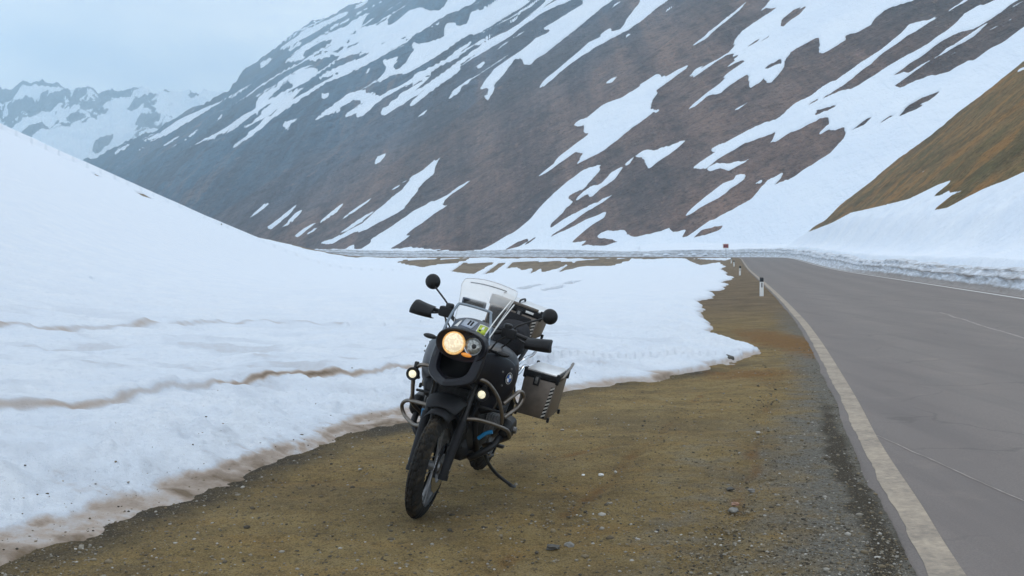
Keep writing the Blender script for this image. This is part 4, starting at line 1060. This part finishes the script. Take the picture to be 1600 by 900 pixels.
# hoses and cables
for pts, r in (([(.37, .22, 1.17), (.46, .17, 1.12), (.52, .135, 1.0), (.58, .13, .85), (.66, .10, .66), (.70, .085, .47)], .0055), ([(.37, -.22, 1.19), (.46, -.17, 1.13), (.52, -.135, 1.0), (.60, -.13, .82), (.70, -.085, .47)], .0055),
               ([(.36, .18, 1.19), (.44, .05, 1.20), (.42, -.10, 1.16), (.36, -.18, 1.2)], .004), ([(.34, .24, 1.16), (.28, .20, 1.10), (.30, .12, 1.02)], .005), ([(.34, -.24, 1.19), (.28, -.20, 1.12), (.30, -.12, 1.02)], .005)):
    MB().tube(pts, r, 8, 5).build("cable", M['rubber'], bike)
for s in (1, -1):
    MB().tube([(.52, s * .158, .80), (.50, s * .15, .70), (.52, s * .13, .60)], .012, 8, 4).build("cooling_hose", M['plastic'], bike)
    for p in ((.50, s * .262, .955), (.40, s * .292, .97), (.44, s * .262, .86)):
        MB().lathe([(0, .004), (.006, .003), (.007, -.004)], p, (.35, s, .1), 10).build("panel_screw", M['alu2'], bike)
gm = MB()
for k in range(7): gm.tube([(.545, -.10 + k * .033, .72), (.545, -.10 + k * .033, .81)], .003, 6, 0)
for k in range(4): gm.tube([(.546, -.105, .725 + k * .027), (.546, .105, .725 + k * .027)], .003, 6, 0)
gm.build("guard_mesh", M['dark'], bike)
# crash bars and fog lamps
def bars(pts, name="crash_bar", r=.0125): return MB().tube(pts, r, 12, 5).build(name, M['bar'], bike)
bars([(.55, .08, .87), (.585, .105, .868), (.60, .150, .888), (.58, .188, .880), (.545, .225, .848), (.50, .268, .789), (.46, .295, .72), (.43, .308, .66), (.38, .30, .60), (.25, .24, .50)])
bars([(.40, .290, .745), (.35, .325, .79), (.30, .352, .825), (.26, .372, .815), (.245, .378, .775), (.28, .36, .72), (.36, .33, .68), (.40, .312, .66)])
bars([(.60, .09, .620), (.58, .13, .628), (.55, .191, .634), (.45, .29, .609), (.37, .345, .580), (.32, .358, .545), (.27, .35, .515), (.22, .28, .46), (.18, .18, .40)])
bars([(.46, -.09, .85), (.50, -.18, .868), (.50, -.245, .868), (.48, -.29, .84), (.47, -.302, .76), (.45, -.290, .66), (.42, -.29, .60), (.25, -.24, .50)])
bars([(.60, -.09, .625), (.55, -.137, .635), (.50, -.215, .626), (.42, -.318, .604), (.37, -.362, .565), (.35, -.362, .525), (.36, -.325, .485), (.44, -.24, .47), (.50, -.173, .485), (.40, -.14, .45)])
bars([(.40, -.29, .76), (.33, -.335, .80), (.27, -.36, .80), (.25, -.365, .76), (.30, -.34, .68), (.41, -.295, .63)])
MB().tube([(.44, -.27, .69), (.47, -.19, .70), (.48, 0, .70), (.47, .19, .70), (.42, .285, .69)], .009, 10, 4).build("cross_bar", M['dark'], bike)
for p in ((.525, -.298, .797), (.575, .178, .796)):
    b = MB(); b.lathe([(0, -.06), (.028, -.055), (.040, -.03), (.043, .0), (.040, .008), (.034, .008)], p, (1, 0, 0), 24); fo = b.build("fog_lamp", M['plastic'], bike)
    MB().lathe([(0, .010), (.018, .008), (.025, .002), (.025, -.006)], p, (1, 0, 0), 24).build("fog_lens", M['fogon'], fo)
    MB().lathe([(.025, .003), (.034, .010), (.034, .0), (.025, -.006)], p, (1, 0, 0), 24, close=True).build("fog_rim", M['dark'], fo)
    MB().box((p[0] - .06, p[1] - .012, p[2] + .03), (p[0] - .03, p[1] + .012, p[2] + .075), .004).build("lamp_bracket", M['dark'], fo)

# seat, tail, racks
se = MB(); se.loft([ring(.02, 0, .945, .10, .05, 16), ring(-.10, 0, .93, .14, .055, 16), ring(-.28, 0, .93, .17, .06, 16), ring(-.36, 0, .97, .165, .075, 16), ring(-.44, 0, .99, .16, .07, 16), ring(-.58, 0, .995, .14, .06, 16)])
se.build("seat", M['seat'], bike, sub=1)
tb = MB(); tb.loft([ring(-.16, .11, 1.03, .10, .055, 18), ring(-.20, .11, 1.06, .12, .10, 18, 3), ring(-.34, .11, 1.08, .12, .13, 18, 3), ring(-.40, .11, 1.08, .11, .11, 18)])
tb.build("seat_bag", M['fabric'], bike, sub=1, label="black soft bag strapped on the pillion seat")
tail = MB(); tail.loft([ring(-.5, 0, .90, .13, .06, 16), ring(-.8, 0, .95, .12, .05, 16), ring(-.95, 0, .98, .09, .04, 16)]); tail.build("tail_section", M['plastic'], bike, sub=1)
rg = MB(); rings = []
for k in range(11):
    a = R_(60 + k * 12); rings.append([(-.755 + .40 * math.cos(a), -.085 + j * .0425, .335 + .40 * math.sin(a) - .02 * abs(j - 2) * .5) for j in range(5)])
rg.loft(rings, cap=False, closed=False).build("rear_mudguard", M['plastic'], bike, thick=.006)
rk = MB()
for s in (1, -1):
    rk.tube([(-.18, s * .17, .86), (-.27, s * .215, .93), (-.38, s * .23, .955), (-.60, s * .225, .95), (-.85, s * .2, .95)], .011, 10, 4)
    rk.tube([(-.14, s * .17, .80), (-.22, s * .225, .855), (-.34, s * .235, .90), (-.60, s * .235, .84), (-.80, s * .235, .70), (-.5, s * .235, .60), (-.3, s * .225, .66), (-.2, s * .2, .78)], .011, 10, 4)
    rk.tube([(-.26, s * .17, .84), (-.30, s * .22, .88)], .012, 8, 0)
rk.box((-.95, -.13, 1.045), (-.55, .17, 1.062), .004)
rk.tube([(-.6, .12, .96), (-.6, .12, 1.05)], .012, 8, 0); rk.tube([(-.9, .10, .97), (-.9, .10, 1.05)], .012, 8, 0); rk.tube([(-.6, -.1, .96), (-.6, -.1, 1.05)], .012, 8, 0)
rk.build("luggage_rack", M['chrome'], bike)

def hatch(parent, a, b, up, n, nrm_, w):
    """black strip with slanted white bars, from a to b along the box edge"""
    a, b, nrm_ = Vector(a), Vector(b), Vector(nrm_).normalized(); wv = Vector(up); L = b - a
    s1 = MB(); q = [a, a + wv * w, b + wv * w, b]
    s1.loft([[p + nrm_ * .002 for p in q], [p + nrm_ * .0035 for p in q]]); so_ = s1.build("reflector_strip", M['plastic'], parent)
    for k in range(n):
        t0 = (k + .1) / n; t1 = t0 + .5 / n; sl_ = .55 / n
        q = [a + L * t0, a + L * (t0 + sl_) + wv * w, a + L * (t1 + sl_) + wv * w, a + L * t1]
        MB().loft([[p + nrm_ * .0036 for p in q], [p + nrm_ * .0048 for p in q]]).build("white_bar", M['bone'], so_)
def case(name, lo, hi, s, label, latch_y):
    """ribbed metal luggage box with black lid band and corner caps; s = side of the bike (+1 left)"""
    x0, x1 = lo[0], hi[0]; y0, y1 = lo[1], hi[1]; z0, z1 = lo[2], hi[2]; tp = .012
    b = MB(); b.hexa([(x0, y0, z0), (x1, y0, z0), (x1, y1, z0), (x0, y1, z0), (x0 - tp * .3, y0, z1), (x1, y0, z1), (x1, y1 + tp, z1), (x0 - tp * .3, y1 + tp, z1)], .012)
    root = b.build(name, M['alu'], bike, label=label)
    l = MB(); l.box((x0 - .008, y0 - .006, z1 + .001), (x1 + .008, y1 + .018, z1 + .044), .008); l.build("lid_band", M['plastic'], root)
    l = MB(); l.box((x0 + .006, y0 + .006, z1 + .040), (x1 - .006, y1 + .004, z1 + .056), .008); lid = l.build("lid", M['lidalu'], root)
    for yy in (y0 - .008, y1 + .002):
        for xx in (x0 - .010, x1 - .018):
            MB().box((xx, yy, z1 - .012), (xx + .03, yy + .022, z1 + .062), .007).build("corner_cap", M['plastic'], root)
            MB().box((xx, yy - .002, z0 - .012), (xx + .03, yy + .016, z0 + .022), .006).build("corner_cap", M['plastic'], root)
    MB().box((x1 + .001, latch_y - .022, z1 - .05), (x1 + .012, latch_y + .022, z1 + .028), .004).build("latch", M['dark'], root)
    MB().box((x1 + .0125, latch_y - .010, z1 - .035), (x1 + .018, latch_y + .010, z1 + .012), .002).build("latch_tongue", M['alu2'], root)
    if name == 'top_case': MB().tube([(x0 + .1, (y0 + y1) / 2, z1 + .052), (x0 + .12, (y0 + y1) / 2, z1 + .075), (x1 - .12, (y0 + y1) / 2, z1 + .075), (x1 - .1, (y0 + y1) / 2, z1 + .052)], .007, 8, 3).build("lid_handle", M['plastic'], root)
    return root
pl = case("pannier", (-.80, .245, .565), (-.355, .47, .835), 1, "left metal pannier with black and white hatched strip", .34)
hatch(pl, (-.355, .425, .575), (-.355, .452, .80), (0, 1, .0), 8, (1, 0, 0), .024)
MB().tube([(-.42, .49, .85), (-.45, .512, .885), (-.72, .512, .945), (-.80, .495, .925)], .010, 8, 3).build("side_handle", M['bar'], pl)
pr = case("pannier", (-.80, -.47, .565), (-.355, -.245, .835), -1, "right metal pannier behind the engine", -.34)
tc_ = case("top_case", (-.95, -.165, 1.07), (-.555, .205, 1.235), 1, "metal top case with black backrest pad", .06)
hatch(tc_, (-.5535, .172, 1.085), (-.5535, .174, 1.21), (0, 1, 0), 5, (1, 0, 0), .026)
MB().box((-.553, -.15, 1.085), (-.525, .165, 1.222), .012).build("backrest_pad", M['seat'], tc_)
MB().box((-.545, .105, 1.252), (-.539, .165, 1.268), .002).build("name_plate", M['white'], tc_)
MB().box((-.560, -.15, 1.281), (-.548, .19, 1.302), .003).build("lid_trim", M['bar'], tc_)
_pv = Vector((-.75, .02, 1.15)); _rm = Matrix.Rotation(R_(-6), 4, 'X'); tc_.matrix_basis = Matrix.Translation(_pv) @ _rm @ Matrix.Translation(-_pv)

# stands, pegs, levers
foot_w = BI @ Vector((0.0, 7.452, .012))
ss = MB(); ss.tube([(.06, .165, .36), (.02, .20, .27), foot_w * .72 + Vector((.06, .165, .36)) * .28 + Vector((0, -.055, -.005)), foot_w], .012, 10, 4)
sst_o = ss.build("side_stand", M['dark'], bike)
MB().ball(foot_w, (.028, .03, .009)).build("stand_foot", M['dark'], sst_o)
cs_ = MB()
for s in (1, -1): cs_.tube([(-.08, s * .12, .30), (-.22, s * .14, .24), (-.38, s * .15, .22)], .013, 8, 3)
cs_.tube([(-.36, -.15, .22), (-.36, .15, .22)], .011, 8, 0); cs_.build("centre_stand", M['dark'], bike)
for s in (1, -1):
    MB().box((-.16, min(s * .17, s * .26), .345), (-.11, max(s * .17, s * .26), .365), .006).build("foot_peg", M['dark'], bike)
    MB().tube([(.02, s * .17, .36), (.10, s * .19, .34), (.13, s * .23, .34)], .007, 8, 3).build("foot_lever", M['chrome'], bike)

# emblem on the left of the tank, found on the real tank surface
def tank_hit(u, v):
    dg = bpy.context.evaluated_depsgraph_get(); dg.update(); vs, fs = [], []
    for ob in [tank] + [c for c in bike.children if c.name.startswith("side_shroud")]:
        ev = ob.evaluated_get(dg); me = ev.to_mesh(); b0 = len(vs)
        vs += [q.co.copy() for q in me.vertices]; fs += [tuple(b0 + i for i in p.vertices) for p in me.polygons]; ev.to_mesh_clear()
    bvh = BVHTree.FromPolygons(vs, fs)
    o = BI @ Vector((0, 0, EYE)); t = BI @ Vector(((u - 800) / FPX, 1, EYE - (v - HZ) / FPX))
    return bvh.ray_cast(o, (t - o).normalized())[:2]
hitp, hitn = tank_hit(794, 591)
if hitp is None: hitp, hitn = Vector((.30, .285, .90)), Vector((.2, 1, 0)).normalized()
if hitn.dot(Vector((0, 1, 0))) < 0: hitn = -hitn
ctr = hitp + hitn * .004
upv = (Vector((0, 0, 1)) - hitn * hitn.z).normalized(); rtv = upv.cross(hitn)
def sector(a0, a1, r0, r1, lift, n=8):
    b = MB(); v = []
    for k in range(n + 1):
        a = a0 + (a1 - a0) * k / n
        for r in (r0, r1): v.append(ctr + hitn * lift + (rtv * math.cos(a) + upv * math.sin(a)) * r)
    b.add(v, [(2 * k, 2 * k + 1, 2 * k + 3, 2 * k + 2) for k in range(n)]); return b
eb = MB(); eb.lathe([(0, -.02), (.037, -.02), (.037, .0), (.034, .002), (0, .002)], ctr, hitn, 28); emb = eb.build("emblem", M['plastic'], tank, label="round emblem of white and blue quarters")
sector(0, 2 * math.pi, .0345, .037, .0028, 28).build("emblem_ring", M['white'], emb)
for k in range(4): sector(k * math.pi / 2, (k + 1) * math.pi / 2, .0, .0255, .0032).build("emblem_quarter", M['white'] if k % 2 == 0 else M['roundblue'], emb)

# ------------------------------------------------------------------ roadside posts
def zg(x, y):
    X = np.array([float(x)]); Y = np.array([float(y)]); o, arc = poly_sd(X, Y, ROAD); g, n_ = base_ground(X, Y, o, arc); return float(g[0])
MW, MK, MR = simple("post_white", (.82, .82, .80), .5, vary=.08), simple("post_black", (.02, .02, .022), .5), simple("reflector_orange", (.6, .12, .03), .3)
def make_post():
    t = thing("delineator_post", "", "marker post")
    def ring_(z, k=1): return [(x * k, y * k, z) for x, y in ((-.06, -.035), (.06, -.035), (.06, .025), (.0, .06), (-.06, .025))]
    MB().loft([ring_(-.1, 1.05), ring_(.52), ring_(.525)]).build("post_body", MW, t)
    MB().loft([ring_(.526, 1.02), ring_(.66, 1.02), [(x, y, .66 + (.03 if y > 0 else .0)) for x, y, z in ring_(.66, .98)]]).build("post_cap", MK, t)
    MB().box((-.020, -.040, .33), (.020, -.0352, .50), .002).build("reflector", MK, t)
    return t
post0 = make_post()
def copy_tree(o, parent=None):
    c = o.copy(); COL.objects.link(c); c.parent = parent
    for ch in list(o.children): copy_tree(ch, c)
    return c
POSTS = [(40.6, 1190, 466, "nearest white marker post with black cap standing at the left road edge"), (82, 1156, 430.5, "second white marker post along the left road edge, beyond the nearest one"),
         (128, 1147, 416, "third white marker post, small, near the left bend of the road"), (150, 1142.5, 413, "farthest white marker post, just before the red sign at the bend")]
for i, (dd, uu, vv, lab) in enumerate(POSTS):
    p = post0 if i == 0 else copy_tree(post0)
    x = (uu - 800) / FPX * dd; p.location = (x, dd, zg(x, dd) - .02); p.rotation_euler = (0, R_((0, 2, -2, 3)[i]), R_((4, -6, 8, 3)[i])); p['label'] = lab; p['group'] = "white posts along the left road edge"
    if i == 0: p.scale = (1.05,) * 3
# ------------------------------------------------------------------ red road sign at the bend
sd = 188.0; sx = (1134 - 800) / FPX * sd; sz = zg(sx, sd)
sg = thing("road_sign", "small red road sign with white border on a thin pole at the bend", "road sign", (sx, sd, sz), (0, 0, R_(6)))
ztop = EYE + (HZ - 380.5) / FPX * sd - sz
MB().tube([(.1, .03, -.3), (.03, .03, ztop - .75), (0, .03, ztop - .05)], .045, 8, 0).build("pole", simple("galvanised_pole", (.25, .26, .27), .5, .5), sg)
pan = MB().box((-.55, -.02, ztop - .86), (.55, .0, ztop), .01).build("sign_panel", MW, sg)
MB().box((-.43, -.028, ztop - .74), (.43, -.021, ztop - .12), .004).build("red_field", simple("sign_red", (.34, .035, .03), .45), pan)
for a, b, z_ in ((-.34, -.06, .36), (.02, .34, .36), (-.30, .22, .56)): MB().box((a, -.033, ztop - z_ - .06), (b, -.0285, ztop - z_ + .04), 0).build("dark_mark", MK, pan)

# ------------------------------------------------------------------ litter, stones
def crumple(name, x, y, s, mat, seed, label, cat, flat=.55):
    rnd = random.Random(seed); bm = bmesh.new(); bmesh.ops.create_icosphere(bm, subdivisions=2, radius=s)
    for v in bm.verts: v.co *= rnd.uniform(.72, 1.2); v.co.z *= flat; v.co.x *= 1.25
    me = bpy.data.meshes.new(name); bm.to_mesh(me); bm.free()
    o = link(name, me, mat, smooth=False); X, Y = np.array([x]), np.array([y]); z = zg(x, y) + float(bumps(X, Y)[0])
    o.location = (x, y, z + s * flat * .45); o.rotation_euler = (0, 0, rnd.uniform(0, 6)); tag(o, label, cat); return o
def at(u, v): dd = EYE * FPX / (v - HZ); return (u - 800) / FPX * dd, dd
PAPER = simple("white_paper", (.82, .82, .80), .7)
crumple("paper_scrap", *at(911, 741), .012, PAPER, 1, "smaller white paper scrap lying on the gravel, left of the other scrap", "litter")
crumple("paper_scrap", *at(939, 741), .019, PAPER, 2, "larger white paper scrap lying on the gravel right of the motorcycle", "litter")
STN = [simple("stone_grey", (.20, .19, .17), .9, vary=.35, scale=25, bump=.5), simple("stone_rust", (.26, .15, .10), .9, vary=.3, scale=25, bump=.5), simple("stone_dark", (.08, .075, .065), .9, vary=.3, scale=25, bump=.5)]
for k, (u, v, s, mi, lab) in enumerate([
    (1136, 565, .10, 2, "dark rock half buried at the snow edge tip"), (1141, 773, .026, 2, "dark stone at the back of the small stone cluster"), (1174, 776, .024, 0, "pale grey flat stone right of the stone cluster"),
    (1148, 797, .025, 1, "reddish stone in the middle of the gravel"), (1146, 806, .034, 0, "flat grey stone just below the reddish one"), (864, 856, .034, 2, "dark stone at the bottom edge left of the gravel patch"), (890, 853, .028, 0, "grey stone beside the dark one near the bottom edge")]):
    crumple("stone", *at(u, v), s, STN[mi], 30 + k, lab, "stone", .5)
# loose grit: real pebbles, joined
def pebbles():
    rng = np.random.default_rng(5); pts = []
    n = 150000; dd = 1 / rng.uniform(1 / 19, 1 / 4.4, n); uu = rng.uniform(-150, 1560, n); x = (uu - 800) / FPX * dd; y = dd
    o, arc, g, near, e, ea = terrain(x, y)
    cl = vn(x * .9, y * .9, 60); pr_ = .18 + .55 * np.exp(-((o + .55) / .55) ** 2) + .35 * np.exp(-(e / .5) ** 2) + .55 * np.maximum(0, cl - .55)
    ok = (o < -.24) & (e < .05) & (rng.uniform(0, 1, n) < pr_ * .62)
    x, y, g, o = x[ok], y[ok], g[ok], o[ok]; z = g + bumps(x, y) * (.5 + .5 * sst(0, .5, -o))
    n2 = 9000; d2_ = 1 / rng.uniform(1 / 14, 1 / 4.6, n2); u2_ = rng.uniform(-100, 900, n2); x2 = (u2_ - 800) / FPX * d2_; y2 = d2_
    o2, a2, g2, n_, e2_, ea2 = terrain(x2, y2); t2, ee2, _, _ = snow_thick(x2, y2, o2, e2_)
    k2 = (ee2 > .02) & (rng.uniform(0, 1, n2) < .5 * np.exp(-ee2 / .45))
    x, y, z = np.concatenate([x, x2[k2]]), np.concatenate([y, y2[k2]]), np.concatenate([z, g2[k2] + t2[k2]])
    s = .0028 + .008 * rng.uniform(0, 1, len(x)) ** 3 + .010 * (rng.uniform(0, 1, len(x)) < .014) + .018 * rng.uniform(.4, 1, len(x)) * (rng.uniform(0, 1, len(x)) < .004) 
    bm = bmesh.new(); bmesh.ops.create_icosphere(bm, subdivisions=1, radius=1); bm.verts.ensure_lookup_table()
    bv = np.array([v.co[:] for v in bm.verts]); bf = np.array([[v.index for v in f.verts] for f in bm.faces]); bm.free()
    if len(bv) > 12:
        pass
    a = rng.uniform(0, 6.28, len(x)); jit = rng.uniform(.7, 1.25, (len(x), len(bv), 1))
    sc = np.stack([s * rng.uniform(.8, 1.5, len(x)), s * rng.uniform(.7, 1.1, len(x)), s * rng.uniform(.4, .8, len(x))], -1)
    V = bv[None] * jit * sc[:, None]; ca, sa = np.cos(a)[:, None], np.sin(a)[:, None]
    V = np.stack([V[..., 0] * ca - V[..., 1] * sa + x[:, None], V[..., 0] * sa + V[..., 1] * ca + y[:, None], V[..., 2] + (z + s * .15)[:, None]], -1)
    F = bf[None] + (np.arange(len(x)) * len(bv))[:, None, None]
    tone = np.repeat(rng.uniform(0, 1, len(x)), len(bv))
    me = bpy.data.meshes.new("pebbles"); me.vertices.add(V.size // 3); me.vertices.foreach_set('co', V.astype(np.float32).ravel())
    me.loops.add(F.size); me.loops.foreach_set('vertex_index', F.astype(np.int32).ravel()); me.polygons.add(F.size // 3)
    me.polygons.foreach_set('loop_start', np.arange(0, F.size, 3, dtype=np.int32)); me.polygons.foreach_set('loop_total', np.full(F.size // 3, 3, np.int32)); me.update(calc_edges=True)
    at_ = me.attributes.new('tone', 'FLOAT', 'POINT'); at_.data.foreach_set('value', tone.astype(np.float32))
    q = NT("pebble_stone"); tn = q.attr('tone'); r = q.n('ShaderNodeValToRGB'); q.l(tn, r.inputs[0])
    cols = [(0, (.045, .038, .028)), (.35, (.12, .095, .06)), (.65, (.21, .165, .10)), (.9, (.27, .25, .21)), (1, (.48, .45, .40))]
    r.color_ramp.elements[0].color = (*cols[0][1], 1); r.color_ramp.elements[1].color = (*cols[-1][1], 1)
    for p_, c_ in cols[1:-1]: el = r.color_ramp.elements.new(p_); el.color = (*c_, 1)
    q.base(r.outputs[0]); q.rough(.9)
    link("loose_gravel", me, q.m, kind='stuff', smooth=False)
pebbles()
# <<< BIKE

# ------------------------------------------------------------------ haze
def build_haze():
    bm = bmesh.new(); bmesh.ops.create_cube(bm, size=1)
    lo, hi = Vector((-2600, -400, -8)), Vector((2600, 2950, 560))
    for v in bm.verts: v.co = Vector(lo[i] + (v.co[i] + .5) * (hi[i] - lo[i]) for i in range(3))
    me = bpy.data.meshes.new("haze"); bm.to_mesh(me); bm.free()
    m = bpy.data.materials.new("haze_air"); m.use_nodes = True; t = m.node_tree; t.nodes.clear()
    o = t.nodes.new('ShaderNodeOutputMaterial'); v = t.nodes.new('ShaderNodeVolumePrincipled')
    v.inputs['Color'].default_value = (.62, .85, 1, 1); v.inputs['Density'].default_value = HAZE; v.inputs['Anisotropy'].default_value = 0
    t.links.new(v.outputs[0], o.inputs['Volume'])
    link("haze", me, m, kind='stuff', smooth=False)
HAZE = .00043
build_haze()
